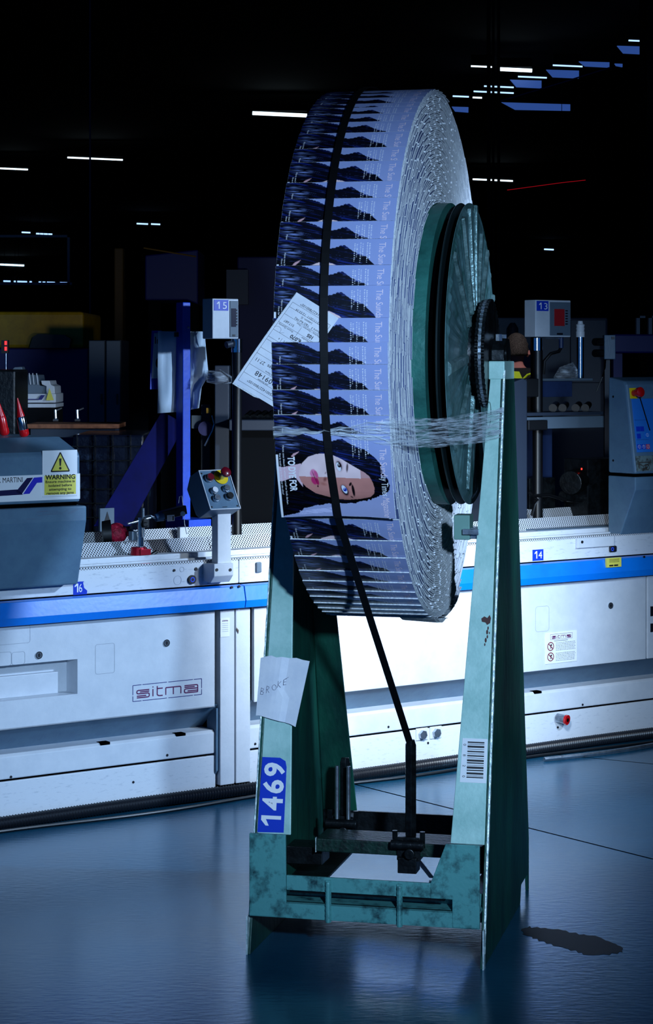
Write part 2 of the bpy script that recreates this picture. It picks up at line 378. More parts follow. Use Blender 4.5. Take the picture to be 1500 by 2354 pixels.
# ceiling lights far down the hall, hung at 6.9 m
def ceiling_lights():
    L = [ # x0, x1, y, bright, label bits
        (580, 705, 260, 2, 'bright fluorescent tube left of the magazine roll top'),
        (155, 282, 362, 1, 'slim ceiling tube at upper left, longer of the two there'),
        (0, 64, 387, 1, 'ceiling tube cut by the left picture edge above the window'),
        (314, 340, 514, 1, 'tiny far ceiling tube above the navy hopper, left one of a pair'),
        (347, 368, 515, 1, 'tiny far ceiling tube above the navy hopper, right one of a pair'),
        (50, 70, 534, 1, 'short ceiling tube just above the dark office window, left one'),
        (83, 120, 537, 1, 'short ceiling tube just above the dark office window, right one'),
        (1082, 1132, 152, 1, 'left half of the bright tube pair right of the roll top'),
        (1148, 1222, 159, 2, 'broad bright tube right of the roll top, split by the post'),
        (1270, 1338, 150, 1, 'tube beneath the upper right ceiling panels, middle'),
        (1190, 1256, 176, 1, 'tube just under and right of the broad bright tube'),
        (1444, 1490, 93, 1, 'topmost ceiling tube, at the upper right corner'),
        (1040, 1077, 221, 1, 'short tube closest to the top rim of the roll, left one'),
        (1086, 1107, 224, 1, 'short tube closest to the top rim of the roll, right one'),
        (1112, 1180, 198, 1, 'upper tube of the close pair behind the dark ceiling post'),
        (1088, 1180, 210, 1, 'lower tube of the close pair behind the dark ceiling post'),
        (1086, 1178, 412, 1, 'low bright tube just right of the roll at mid height'),
        (0, 55, 608, 1, 'lit tube standing in for a reflection in the dark office window'),  # set behind the pane in place of its reflection
        (1250, 1272, 573, 1, 'tiny tube above the number 13 screen')]
    for x0, x1, y, br, lab in L:
        p = at(FW, x0, y, h=6.75); Y = p[1]
        q = ((x1 - 750) / 4900 * Y, Y, 6.75); dz = -(0.011 if y < 700 else 0) * (q[0] - p[0]) * 4
        w_ = Y / 4900 * (1.8 if br == 1 else 4.2)
        t = thing('ceiling_light', lab, 'ceiling light', FW, ((p[0] + q[0]) / 2, Y, 6.75), 'fluorescent tubes on the hall ceiling')
        part('tube', MB().tube([p, (q[0], Y, 6.75 + dz)], w_, 8), tube_light if y < 700 and br == 2 or x0 in (155, 1086, 1082, 0) else tube_dim, t, smooth=True)
        part('housing', MB().box((p[0], Y - w_, 6.75 + w_ * 1.1), (q[0], Y + w_ * 2, 6.95)), wall_black, t)
    P = [(1418, 1489, 105, 122, 'tilted reflector panel under the topmost ceiling tube'), (1330, 1400, 141, 152, 'pale ceiling panel right of the middle tube'),
         (1255, 1330, 160, 177, 'ceiling panel hanging under the middle upper right tube'), (1172, 1244, 183, 200, 'ceiling panel between the bright tube and the blue rail'),
         (1152, 1310, 235, 252, 'long dim ceiling panel below the blue rail'), (1038, 1076, 245, 256, 'small ceiling panel touching the roll top outline'), (1412, 1430, 146, 151, 'sliver of ceiling panel beyond the rail end')]
    for x0, x1, y0, y1, lab in P:
        a = at(FW, x0, y0, h=6.6); Y = a[1]; m = MB()
        z1 = EYE - (y1 - 830) / 4900 * Y; X1 = (x1 - 750) / 4900 * Y
        m.prism([(a[0], 6.6), (X1, 6.6 - (X1 - a[0]) * .03), (X1, z1 - .02), (a[0] + (X1 - a[0]) * .2, z1)], 1, Y, Y + 0.06)
        solo('ceiling_panel', m, panel_dim, lab, 'light panel', FW, ((a[0] + X1) / 2, Y, 6.6), 'dim reflector panels under the ceiling')
    # hanging rails and posts
    m = MB(); Y = 34.0
    f = lambda x, y: ((x - 750) / 4900 * Y, Y, EYE - (y - 830) / 4900 * Y)
    m.tube([f(1150, 232), f(1290, 190), f(1402, 155)], 0.012, 6)
    solo('ceiling_rail', m, mat('blue_rail_paint', (50, 80, 160), .5, emit=None), 'thin blue rail sloping up to the right under the ceiling', 'rail', FW, f(1290, 190))
    for x0, x1, lab in [(1119, 1127, 'left of two dark ceiling drop posts right of the roll'), (1131, 1136, 'thin middle dark drop post right of the roll'), (1143, 1149, 'right of the dark drop posts right of the roll')]:
        X0, X1 = (x0 - 750) / 4900 * 20, (x1 - 750) / 4900 * 20
        solo('ceiling_post', MB().box((X0, 20, 0), (X1, 20.05, 7.2)), wall_black, lab, 'post', FW, (X0, 20, 0))
    X0 = (1487 - 750) / 4900 * 16
    solo('hall_column', MB().box((X0, 16, 0), (X0 + .5, 16.4, 7.2)), roof_black, 'black hall column at the right picture edge', 'column', FW, (X0, 16, 0))
    X0 = (207 - 750) / 4900 * 24
    solo('hanging_cable', MB().cyl((X0, 24, 2.0), (X0, 24, 7.2), 0.012, n=6), dark_blue_grey, 'thin cable hanging from the ceiling over the grey lockers', 'cable', FW, (X0, 24, 2))
    Y = 40; m = MB(); m.tube([f2(1165, 437, Y), f2(1290, 420, Y), f2(1345, 414, Y)], 0.005, 6)
    rs_ = solo('red_light_strip', m, red_glow, 'thin red glowing streak above the number 13 screen', 'light strip', FW, f2(1290, 420, Y))
    part('drop_rod', MB().box((f2(1290, 420, Y)[0], Y + .01, f2(1290, 420, Y)[2]), (f2(1290, 420, Y)[0] + .01, Y + .02, 7.2)), wall_black, rs_)
def f2(x, y, Y): return ((x - 750) / 4900 * Y, Y, EYE - (y - 830) / 4900 * Y)
ceiling_lights()

# elevated office window, upper left
def office():
    Y = 30.0; a = f2(-40, 540, Y); b = f2(165, 655, Y)
    fr = MB(); w_ = 0.035
    fr.box((a[0], Y, a[2] - w_), (b[0] - .03, Y + .06, a[2])); fr.box((b[0] - w_ - .03, Y, b[2]), (b[0] - .03, Y + .06, a[2])); fr.box((a[0], Y, b[2]), (b[0], Y + .06, b[2] + w_))
    o = tag(mesh_obj('window_1', fr, mid_grey, FW, (0, 0, 0)), 'dark glazed office window with a thin pale frame, upper left', 'window', kind='structure')
    g = bpy.data.materials.new('office_glass'); g.use_nodes = True; pb = g.node_tree.nodes['Principled BSDF']
    pb.inputs['Base Color'].default_value = (0.8, 0.9, 1, 1); pb.inputs['Roughness'].default_value = 0.05; pb.inputs['Transmission Weight'].default_value = 1; pb.inputs['IOR'].default_value = 1.02
    FR[o.name] = (FW, (0, 0, 0))
    part('glass', MB().box((a[0], Y + .02, b[2] + w_), (b[0] - .06, Y + .03, a[2] - w_)), g, o)
    for x0, x1 in [(8, 24), (32, 36), (40, 62), (68, 73), (89, 94), (98, 104), (108, 126), (138, 157)]:
        p = f2(x0, 646 + x0 * .03, 60); q = f2(x1, 646 + x1 * .03, 60)
        lr_ = solo('pane_reflection', MB().tube([p, q], 0.022, 6), tube_dim, 'short lit dash standing in for a reflection in the office window', 'ceiling light', FW, p, 'row of lit dashes standing in for office window reflections')  # glowing dashes added behind the pane as its reflections
        part('drop_rod', MB().box((p[0] + .02, 60.01, p[2]), (p[0] + .03, 60.02, 7.2)), wall_black, lr_)
    # cabinets and machine bodies far left
    def bx(name, px0, py0, px1, py1, Y, d, m, lab, cat, bottom=None, **k):
        p = f2(px0, py0, Y); q = f2(px1, py1, Y); z0 = q[2] if bottom is None else bottom
        return solo(name, MB().box((p[0], Y, z0), (q[0], Y + d, p[2])), m, lab, cat, FW, ((p[0] + q[0]) / 2, Y, z0), bevel=.01, **k)
    t = thing('yellow_machine', 'large yellow machine housing behind the far left feeder', 'machine', FW, f2(95, 800, 13))
    p = f2(-60, 716, 13); q = f2(192, 800, 13)
    part('housing', MB().box((p[0], 13, q[2]), (q[0], 14, p[2])), yellow_paint, t, bevel=.02)
    m = MB(); a1 = f2(70, 768, 12.95); b1 = f2(165, 800, 12.95); m.prism([(a1[0], b1[2]), (a1[0] + .02, a1[2] - .02), (a1[0] + .05, a1[2]), (b1[0] - .04, a1[2] - .005), (b1[0], a1[2] - .03), (b1[0] - .01, b1[2])], 1, 12.9, 12.999)
    part('dark_cover', m, black_plastic, t)
    q2 = f2(200, 1010, 13); part('lower_body', MB().box((p[0], 13.05, 0), (q2[0], 13.9, q[2])), navy, t, label='navy lower body', bevel=.01)
    t = thing('locker', 'pair of grey locker doors left of the paper sheets', 'locker', FW, (f2(240, 955, 12)[0], 12, 0))
    for x0, x1 in [(204, 240), (244, 276)]:
        a1 = f2(x0, 783, 12); b1 = f2(x1, 955, 12)
        d = part('door', MB().box((a1[0], 12, .3), (b1[0], 12.03, a1[2])), cabinet_grey, t, bevel=.004)
        part('handle', MB().box((b1[0] - .02, 11.985, 1.3), (b1[0] - .012, 12.0, 1.36)), black_plastic, d)
    a1 = f2(203, 782, 12); b1 = f2(277, 955, 12); part('body', MB().box((a1[0], 12.03, 0), (b1[0], 12.5, a1[2])), dark_grey, t)
    t = thing('hopper', 'dark navy hopper block hanging above the blue post', 'machine', FW, f2(395, 690, 15))
    a1 = f2(333, 590, 15); b1 = f2(455, 700, 15)
    part('hopper_body', MB().prism([(a1[0], a1[2] + .01), (b1[0], a1[2] + .05), (b1[0], b1[2]), (b1[0] - .08, b1[2] + .03), (a1[0], b1[2] + .03)], 1, 15, 15.8), navy, t, bevel=.01)
    a2 = f2(330, 570, 15); b2 = f2(450, 590, 15); part('top_edge', MB().tube([a2, b2], .006, 6), mat('ochre_edge', (150, 100, 10), .6), t)
    a3 = f2(455, 705, 15); part('support_leg', MB().box((a1[0], 15.3, 0), (a1[0] + .08, 15.4, a1[2] - .1)).box((b1[0] - .1, 15.3, 0), (b1[0] - .02, 15.4, b1[2] + .1)), wall_black, t)
    bx('ochre_column', 262, 570, 283, 705, 16, .2, mat('ochre_paint', (110, 75, 10), .6), 'dim ochre steel column left of the navy hopper', 'column', bottom=0)
    t = thing('navy_cabinet', 'navy machine cabinet far behind the number 15 screen', 'machine', FW, f2(590, 800, 14))
    a1 = f2(545, 590, 14); b1 = f2(640, 900, 14); part('cabinet_body', MB().box((a1[0], 14, 0), (b1[0], 14.6, a1[2])), mat('dusk_blue_paint', (22, 24, 80), .6), t, bevel=.01)
    a1 = f2(520, 620, 13.9); b1 = f2(570, 700, 13.9); part('panel', MB().box((a1[0], 13.9, b1[2]), (b1[0], 13.99, a1[2])), dark_grey, t)
    # cabinets at right
    t = thing('control_cabinet', 'tall grey blue control cabinet behind the person', 'cabinet', FW, (f2(1200, 900, 19.5)[0], 19.5, 0))
    a1 = f2(1140, 730, 19.5); b1 = f2(1240, 900, 19.5); part('cabinet_body', MB().box((a1[0], 19.5, 0), (b1[0], 20.1, a1[2])), cabinet_grey, t, bevel=.01)
    t = thing('control_cabinet', 'wide grey control cabinet behind the small stack light', 'cabinet', FW, (f2(1350, 900, 13)[0], 13, 0))
    a1 = f2(1240, 730, 13); b1 = f2(1396, 900, 13); part('cabinet_body', MB().box((a1[0], 13, 0), (b1[0], 13.6, a1[2])), dark_grey, t, bevel=.01)
    a2 = f2(1310, 735, 12.98); b2 = f2(1392, 880, 12.98); part('door', MB().box((a2[0], 12.97, b2[2]), (b2[0], 13.0, a2[2])), dark_grey, t, bevel=.004)
    t = thing('motor_unit', 'small pale switch box beside a dark motor, far right', 'switch box', FW, f2(1395, 825, 10))
    a1 = f2(1388, 770, 10); b1 = f2(1414, 826, 10); bo = part('switch_box', MB().box((a1[0], 10, b1[2]), (b1[0], 10.06, a1[2])), mid_grey, t, bevel=.003)
    part('handle', MB().box((b1[0] - .02, 9.99, a1[2] - .02), (b1[0] - .005, 10.0, a1[2] - .008)), black_plastic, bo)
    for yy in (786, 812): part('knob', MB().cyl(f2(1366, yy, 9.98), f2(1384, yy, 10.02), .018, n=14), black_plastic, t, smooth=True)
    part('cable', MB().tube([f2(1391, 826, 10), f2(1390, 845, 10.05), f2(1384, 866, 10.1), f2(1370, 900, 10.1)], .003, 6), black_plastic, t)
    part('bracket', MB().box((a1[0] + .01, 10.06, 0), (a1[0] + .035, 10.1, a1[2])), dark_grey, t)
    t = thing('steel_rack', 'dark navy steel rack with pale uprights at far right', 'machine', FW, f2(1450, 800, 12))
    a1 = f2(1410, 768, 12); b1 = f2(1560, 812, 12); part('beam', MB().box((a1[0], 12, b1[2]), (b1[0], 12.2, a1[2])), navy, t, bevel=.01)
    for x in (1462, 1490):
        a1 = f2(x, 726, 11.95); b1 = f2(x + 8, 768, 11.95); part('bracket', MB().box((a1[0], 11.95, b1[2]), (b1[0], 12, a1[2])).box((a1[0], 11.95, a1[2] - .012), (a1[0] + .05, 12, a1[2])), cabinet_grey, t)
    a1 = f2(1412, 768, 12); part('leg', MB().box((a1[0], 12.05, 0), (a1[0] + .05, 12.15, a1[2])), navy, t)
    t = thing('gas_cylinder', 'dark upright cylinder on the cabinet above the person', 'cylinder', FW, f2(1178, 765, 19.3))
    a1 = f2(1178, 860, 19.3); b1 = f2(1178, 742, 19.3); part('bottle', MB().tube([(a1[0], a1[1], 0), a1, (b1[0], b1[1], b1[2] - .05), b1], [.05, .05, .05, .02], 14), dark_grey, t, smooth=True)
office()

# person standing far behind the right hand stand, seen from behind
def person():
    Y = 18.0; c = f2(1183, 800, Y)
    x, y = c[0], c[1]
    t = thing('person', 'person with short greying hair in black jacket with yellow hi-vis panels', 'person', FW, (x, y, 0))
    def skinned(name, verts, edges, radii, material, sub=2, root=0):
        me = bpy.data.meshes.new(name); me.from_pydata([(a, b, d) for a, b, d in verts], edges, []); me.update()
        o = bpy.data.objects.new(name, me); COL.objects.link(o); o.parent = t
        sk = o.modifiers.new('skin', 'SKIN'); sk.use_smooth_shade = True
        lay = me.skin_vertices[0] if me.skin_vertices else None
        if lay is None:
            import bmesh
            bm = bmesh.new(); bm.from_mesh(me); bm.verts.layers.skin.verify(); bm.to_mesh(me); bm.free(); lay = me.skin_vertices[0]
        for i, r in enumerate(radii): lay.data[i].radius = (r if isinstance(r, tuple) else (r, r)); lay.data[i].use_root = (i == root)
        sb = o.modifiers.new('sub', 'SUBSURF'); sb.levels = sub; sb.render_levels = sub
        me.materials.append(material)
        return o
    # pelvis, belly, chest, neckbase, neck, head mid, crown, shoulders, arms, legs
    V = [(0, 0, .95), (0, 0, 1.12), (0, .0, 1.32), (0, .0, 1.46), (0.005, 0, 1.53), (.012, 0, 1.62), (.012, 0, 1.715),
         (-.18, 0, 1.42), (-.25, .03, 1.15), (-.20, -.0, .93), (.18, 0, 1.42), (.26, .03, 1.15), (.22, .10, .95),
         (-.10, 0, .88), (-.11, .0, .50), (-.11, -.02, .09), (-.12, .10, .04), (.10, 0, .88), (.11, 0, .50), (.11, -.02, .09), (.12, .10, .04)]
    Ed = [(0, 1), (1, 2), (2, 3), (3, 4), (4, 5), (5, 6), (3, 7), (7, 8), (8, 9), (3, 10), (10, 11), (11, 12), (0, 13), (13, 14), (14, 15), (15, 16), (0, 17), (17, 18), (18, 19), (19, 20)]
    Rr = [(.14, .11), (.13, .10), (.13, .09), (.055, .05), (.052, .052), (.080, .09), (.06, .07), .055, .05,   .038, .055, .05, .038, .09, .065, .045, .04, .09, .065, .045, .04]
    skinned('body', V, Ed, Rr, skin)
    J = [(0, 0, .90), (0, 0, 1.12), (0, 0, 1.32), (0, 0, 1.44), (0, 0, 1.49), (-.19, 0, 1.42), (-.255, .03, 1.15), (-.205, 0, .96), (.19, 0, 1.42), (.265, .03, 1.15), (.225, .09, .98)]
    skinned('jacket', J, [(0, 1), (1, 2), (2, 3), (3, 4), (3, 5), (5, 6), (6, 7), (3, 8), (8, 9), (9, 10)],
            [(.17, .13), (.16, .13), (.18, .14), (.13, .10), (.07, .065), .085, .068, .055, .085, .068, .055], jacket)
    # yellow panels on the back and the shoulder piping
    FR[t.name] = (FW, (x, y, 0))
    hv = MB(); o = (x, y - .14, 0)
    hv.ribbon([[(x - .06, y - .115, 1.46), (x + .025, y - .12, 1.455)], [(x - .08, y - .15, 1.39), (x + .06, y - .15, 1.37)], [(x - .10, y - .165, 1.25), (x + .06, y - .165, 1.25)], [(x - .10, y - .16, 1.12), (x + .06, y - .16, 1.12)]])
    part('hi_vis_panel', hv, hivis, t, label='bright yellow back panel', solid=.01)
    part('hi_vis_piping', MB().tube([(x + .05, y - .155, 1.39), (x + .09, y - .15, 1.43), (x + .14, y - .13, 1.445), (x + .20, y - .10, 1.44)], .009, 6), hivis, t, label='yellow shoulder piping')
    # hair cap
    h = MB(); n, m_ = 20, 10; vs = []
    for i in range(m_ + 1):
        ph = R(5 + 100 * i / m_)
        for k in range(n):
            th = 2 * math.pi * k / n; jit = 1 + .05 * math.sin(k * 5.1 + i * 3)
            vs.append((x + .012 + .095 * math.sin(ph) * math.cos(th) * jit, y - .01 + .105 * math.sin(ph) * math.sin(th) * jit, 1.655 + .125 * math.cos(ph) - (.03 if math.sin(th) < 0 else 0) * (i / m_)))
    fs = [(i * n + k, i * n + (k + 1) % n, (i + 1) * n + (k + 1) % n, (i + 1) * n + k) for i in range(m_) for k in range(n)]
    h.add(vs, fs); part('hair', h, hair_brown, t, smooth=True, solid=.01)
    for sgn in (-1, 1):
        part('ear', MB().tube([(x + .012 + sgn * .088, y - .0, 1.585), (x + .012 + sgn * .102, y - .012, 1.605), (x + .012 + sgn * .098, y - .01, 1.635)], [.012, .016, .013], 8), skin, t, smooth=True)
person()

def stain():
    px = [(1198, 2136), (1215, 2131), (1250, 2134), (1290, 2138), (1330, 2148), (1370, 2152), (1400, 2165), (1428, 2176), (1432, 2188), (1400, 2194), (1350, 2196), (1320, 2186), (1290, 2178), (1255, 2168), (1225, 2156), (1202, 2148)]
    vs = []
    for k, (x, y) in enumerate(px):
        x2, y2 = px[(k + 1) % len(px)]
        for q in range(4): p = at(FW, x + (x2 - x) * q / 4 + 3 * math.sin(k * 7 + q * 4), y + (y2 - y) * q / 4 + 1.6 * math.sin(k * 5 + q * 9), h=0.0); vs.append((p[0], p[1], .0006))
    m = MB(); m.add(vs, [tuple(range(len(vs)))])
    solo('floor_stain', m, mat('oil_stain', (2, 5, 14), .5, spec=0.2), 'dark ragged oil stain on the floor right of the stand', 'stain', FW, at(FW, 1310, 2165, h=0.0))
stain()
# ------------------------------------------------------------ reel stand (frame FS: u along the axle, v to the back, h up)
AX = 1.565                                   # axle height
def vf(h): return -.422 + .360 * h / 1.52     # sloping front edge
def vr(h): return .43 if h < .15 else .43 - .31 * (h - .15) / 1.39
stand = thing('reel_stand', 'tall green steel reel stand of two tapered frames numbered 1469', 'reel stand', FS, (0, 0, 0))
def side_panel(u0, u1, lab):
    hs = [0, .082, .15, .304, .89, 1.535]
    poly = [(vf(h), h) for h in hs] + [(vr(h), h) for h in (1.535, .8, .15, .05)] + [(.43, 0), (.41, 0), (.40, .05), (.27, .05), (.25, 0)]
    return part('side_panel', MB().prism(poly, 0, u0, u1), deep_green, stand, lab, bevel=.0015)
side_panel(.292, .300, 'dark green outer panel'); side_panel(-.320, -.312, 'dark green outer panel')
def flange(u_out, u_in0, u_in1, front, m, h0=.10, h1=1.53):
    """a plate facing the front or back, following the sloping panel edge"""
    vv = vf if front else vr; th = .008 if front else -.008
    def q(h, u): return (u, vv(h) + .002 * (1 if front else -1), h)
    def q2(h, u): return (u, vv(h) + .002 * (1 if front else -1) + th, h)
    ui = lambda h: u_in0 + (u_in1 - u_in0) * (h - h0) / (h1 - h0)
    hh = [h0 if h0 > .15 or front else .15, h1]
    A = [q(hh[0], u_out), q(hh[1], u_out), q(hh[1], ui(hh[1])), q(hh[0], ui(hh[0]))]
    B = [q2(hh[0], u_out), q2(hh[1], u_out), q2(hh[1], ui(hh[1])), q2(hh[0], ui(hh[0]))]
    return MB().loft(A, B)
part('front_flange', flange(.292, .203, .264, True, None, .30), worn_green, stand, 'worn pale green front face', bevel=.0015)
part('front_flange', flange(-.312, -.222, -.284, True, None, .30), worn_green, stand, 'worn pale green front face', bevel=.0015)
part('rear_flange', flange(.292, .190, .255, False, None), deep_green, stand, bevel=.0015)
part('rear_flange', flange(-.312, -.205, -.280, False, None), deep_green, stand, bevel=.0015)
for u, s in ((.3015, 1), (-.3215, -1)):
    pts = [(u - .001 * s, vf(h) - .0005 + .0004 * math.sin(h * 90), h) for h in [i * 1.52 / 120 for i in range(3, 121)]]
    part('weld_seam', MB().tube(pts, [(.0036 if s > 0 else .0022) + .0004 * math.sin(i * 1.9) for i in range(len(pts))], 7), weld, stand, 'bright bare weld line', smooth=True)
for u0, u1 in ((.258, .302), (-.322, -.278)):
    part('cap_plate', MB().box((u0, -.068, 1.495), (u1 + .0, .115, 1.545)), worn_green, stand, bevel=.003)
# lower front: gussets, rail, sill, ribs
P = MB()
P.prism([(-.312, .105), (-.312, .318), (-.215, .318), (-.213, .105)], 1, -.432, -.422)
part('gusset_plate', P, green_base, stand, 'scuffed green lower left plate', bevel=.0015)
P = MB().prism([(.166, .214), (.205, .316), (.292, .317), (.292, .105), (.222, .105), (.222, .176), (.166, .176)], 1, -.432, -.422)
part('gusset_plate', P, green_base, stand, 'scuffed green lower right plate with slanting edge', bevel=.0015)
part('top_rail', MB().box((-.213, -.431, .176), (.166, -.422, .214)), green_base, stand, bevel=.0015)
part('sill', MB().box((-.312, -.430, .103), (.292, -.420, .146)).box((-.312, -.430, .140), (.292, -.355, .146)).box((-.30, -.36, .103), (.29, -.352, .176)), green_base, stand, 'scratched lower sill', bevel=.0015)
for u in (-.101, .086):
    part('rib', MB().box((u - .007, -.436, .100), (u + .007, -.426, .208)).tube([(u, -.437, .10 + i * .0065) for i in range(17)], [.0055 + .0016 * (i % 2) for i in range(17)], 8), weld if False else green_base, stand, bevel=0, smooth=True)
part('pocket_floor', MB().box((-.31, -.352, .103), (.29, .42, .110)) if False else MB().box((-.31, .40, .103), (.29, .41, .21)), black_steel, stand)
part('fork_pocket', MB().box((-.206, -.42, .168), (.20, -.30, .174)).box((-.312, -.30, .10), (-.206, .40, .106)).box((.206, -.30, .10), (.292, .40, .106)), black_steel, stand)
for x0 in (-.3225, .2985): part('foot_edge', MB().box((x0, -.4255, .0), (x0 + .004, -.405, .10)), weld, stand, 'bare metal front foot edge')
# crossbar and strap post
part('crossbar', MB().box((-.217, -.085, .198), (.245, .045, .234)), mat('dark_green_steel', (20, 52, 44), .45, .2, (8, 18, 20), 30, .3, contrast=(.45, .6)), stand, 'dark oily crossbar', bevel=.003)
part('crossbar_end', MB().box((-.2185, -.086, .196), (-.2165, -.075, .236)), weld, stand)
for x0, x1 in ((-.312, -.21), (.20, .292)): part('bar_bracket', MB().box((x0, -.04, .15), (x1, .05, .198)), black_steel, stand, bevel=.002)
def strap_post(u, v, top, full):
    p = part('strap_post', MB().tube([(u, v, .20), (u, v, top)], .0165, 6).tube([(u, v, top - .004), (u, v, top + .012)], [.0165, .012], 6), black_steel, stand, 'black hexagonal strap post' if full else 'shorter black post behind the left frame', bevel=.001)
    c = MB().box((u - .032, v - .035, .188), (u + .032, v + .02, .252)).cyl((u - .045, v - .05, .235), (u + .045, v - .05, .235), .013).box((u - .026, v - .055, .158), (u + .026, v - .0, .20)).cyl((u + .01, v - .06, .215), (u + .01, v - .075, .215), .014)
    part('post_clamp', c, black_steel, p, bevel=.002)
    for du in (-.038, .038): part('clamp_bolt', MB().tube([(u + du, v - .03, .225), (u + du, v - .03, .268)], .008, 6), black_steel, p)
strap_post(.043, -.06, .499, True); strap_post(-.19, .16, .40, False)
for u_ in (-.20, -.167): part('guide_rod', MB().cyl((u_, .10, .25), (u_, .10, .40), .006), steel, stand, 'bright thin guide rod', smooth=True)
# brake block on the right frame
part('brake_block', MB().box((.179, -.16, 1.068), (.222, -.10, 1.134)), mat('grey_green_steel', (110, 150, 140), .5, .2), stand, 'pale green grey brake block', bevel=.002)
part('brake_pin', MB().box((.205, -.175, 1.083), (.248, -.155, 1.098)).box((.222, -.15, 1.07), (.292, -.10, 1.10)), steel, stand, bevel=.001)
# bearings
for u in (.279, -.300):
    b = part('bearing_block', MB().prism([(-.045, 1.545), (.085, 1.545), (.085, 1.575), (.055, 1.607), (-.01, 1.607), (-.045, 1.575)], 0, u - .018, u + .018), black_steel, stand, bevel=.003)
    part('bearing_bolt', MB().tube([(u, -.02, 1.60), (u, -.02, 1.618)], .010, 6).tube([(u, .06, 1.60), (u, .06, 1.618)], .010, 6), steel, b)
part('axle', MB().cyl((-.31, 0, AX), (.30, 0, AX), .022), black_steel, stand, smooth=True)

# print on the frame: number plate, barcode, paper note
def flange_fn(off, u0=0, h0=0):
    k = .360 / 1.52; n = Vector((0, -1, k)).normalized()
    return lambda x, y: Vector((u0 + x, vf(h0 + y) + .002, h0 + y)) + n * off
fn = flange_fn(.0012)
lp = [(-.313, .303), (-.3105, .493), (-.262, .493), (-.247, .485), (-.243, .470), (-.241, .305)]
plate = part('number_plate', MB().loft([fn(*p) for p in lp], [flange_fn(-.0005)(*p) for p in lp]), sticker_blue, stand, 'blue plate reading 1469')
f9 = flange_fn(.0018, -.277, .398)
part('plate_number', digits(MB(), '1469', .054, lambda x, y: f9(-y, x), 0, -.027, .172, .0022), ink_white, plate, 'white digits 1469 running upwards')
bc = [(.2215, .452), (.2245, .562), (.2905, .562), (.2905, .452)]
code = part('barcode_label', MB().loft([fn(*p) for p in bc], [flange_fn(-.0005)(*p) for p in bc]), sticker_white, stand, 'white barcode label reading 0820')
f8 = flange_fn(.0018); b = MB()
h = .554
for wd, gap in [(3, 2), (1.2, 3), (4.5, 3), (1, 3.5), (3, 3), (1, 3), (3, 3), (1, 3), (4.5, 2), (2.6, 3.5), (1, 2.5), (4.8, 2.5), (2.6, 3.5), (4.5, 2.5), (1, 2), (2.6, 2)]:
    w_ = wd * .00112; rect2(b, f8, .2385, h - w_, .2825, h); h -= w_ + gap * .00105
for i, ch in enumerate('0820'):
    text(b, ch, .0105, (lambda k: lambda x, y: f8(.2305 + y, .5455 - .0262 * k - x))(i), 'C', y0=-.003)
part('barcode_print', b, ink, code)
# long scuffs in the paint
sc = MB(); F8 = flange_fn(.0008)
poly2(sc, F8, [(.262, .866), (.270, .872), (.278, .868), (.284, .876), (.288, .868), (.286, .855), (.278, .850), (.274, .856), (.264, .858)])
for x_, y_, r_ in ((.281, .842, .003), (.279, .832, .004), (.280, .820, .003), (.276, .811, .004), (.274, .800, .0025), (.285, .83, .002)): poly2(sc, F8, ringpts(x_, y_, r_ * .7, r_ * 1.6, 9))
part('rust_mark', sc, mat('rust_brown', (80, 52, 50), .8), stand)
loop = [( .262 + .006 * math.cos(t_), 1.40 + .035 * math.sin(t_)) for t_ in [i * .35 for i in range(18)]]
part('pen_mark', stroke2(MB(), flange_fn(.0008), loop, .0015), deep_green, stand)

# torn note 'BROKE'
note = thing('paper_note', 'torn white paper note with BROKE pencilled on it, stuck on left frame', 'note', FS, (-.262, vf(.67), .59))
kf = .360 / 1.52
def note_fn(off):
    def f(x, y):   # x from left, y height
        u = -.330 + x; v = vf(y) - .004 - off - .010 * max(0, (x - .075)) / .05 - .006 * math.sin(x * 30) * (1 if x < .07 else .3)
        return (u, v, y)
    return f
top = [(.0, .748), (.012, .752), (.03, .756), (.045, .7515), (.06, .7535), (.08, .7505), (.10, .752), (.12, .7475), (.138, .7455)]
rows = []
for j in range(9):
    q = j / 8
    row = []
    for i, (x, yt) in enumerate(top):
        xr = x / .138; xb = -.004 + xr * .112; yb = .602 - .024 * xr - (.003 if i in (0, 8) else 0)
        row.append(note_fn(0)(x + (xb - x) * q, yt + (yb - yt) * q))
    rows.append(row)
part('sheet', MB().ribbon(rows), paper_white, note, solid=.0012)
hand = {'B': [[(0, 0), (.1, 1)], [(.1, 1), (.6, .85), (.5, .6), (.1, .5)], [(.1, .5), (.65, .35), (.5, 0), (0, .02)]], 'R': [[(.05, -.15), (.12, .95)], [(.12, .95), (.6, .8), (.5, .5), (.1, .42)], [(.15, .45), (.65, -.05)]],
        'O': [[(.5 + .42 * math.cos(a), .4 + .4 * math.sin(a)) for a in [k * .5 for k in range(14)]]], 'K': [[(.05, 0), (.15, 1)], [(.7, 1), (.12, .45), (.65, .05)]], 'E': [[(.6, 1.0), (.1, .85), (.05, .05), (.55, .1)], [(.1, .5), (.5, .55)], [(.1, .85), (.95, 1.25)]]}
hm = MB(); cx = .006
for i, ch in enumerate('BROKE'):
    for st in hand[ch]: stroke2(hm, note_fn(.0022), [(cx + px * .014, .652 + cx * .42 + py * .017) for px, py in st], .0009)
    cx += .0155
part('handwriting', hm, ink_grey, note, 'pencilled word BROKE')

# ------------------------------------------------------------ the roll of magazines
RO = .722; U0, U1 = -.173, .116; MAG = .2            # outer radius, edges of the covers, cover width round the roll
roll = thing('magazine_roll', 'huge upright roll of shingled magazines wound on a green steel core', 'roll', FS, (0, 0, AX))
C0 = (0, 0, AX)
part('wound_magazines', MB().ring([(U0 + .004, .42), (U0 + .004, RO - .026), (U1 - .017, RO - .026), (U1 - .017, .40)], 160, ctr=C0), page_white, roll, 'tightly wound magazines')
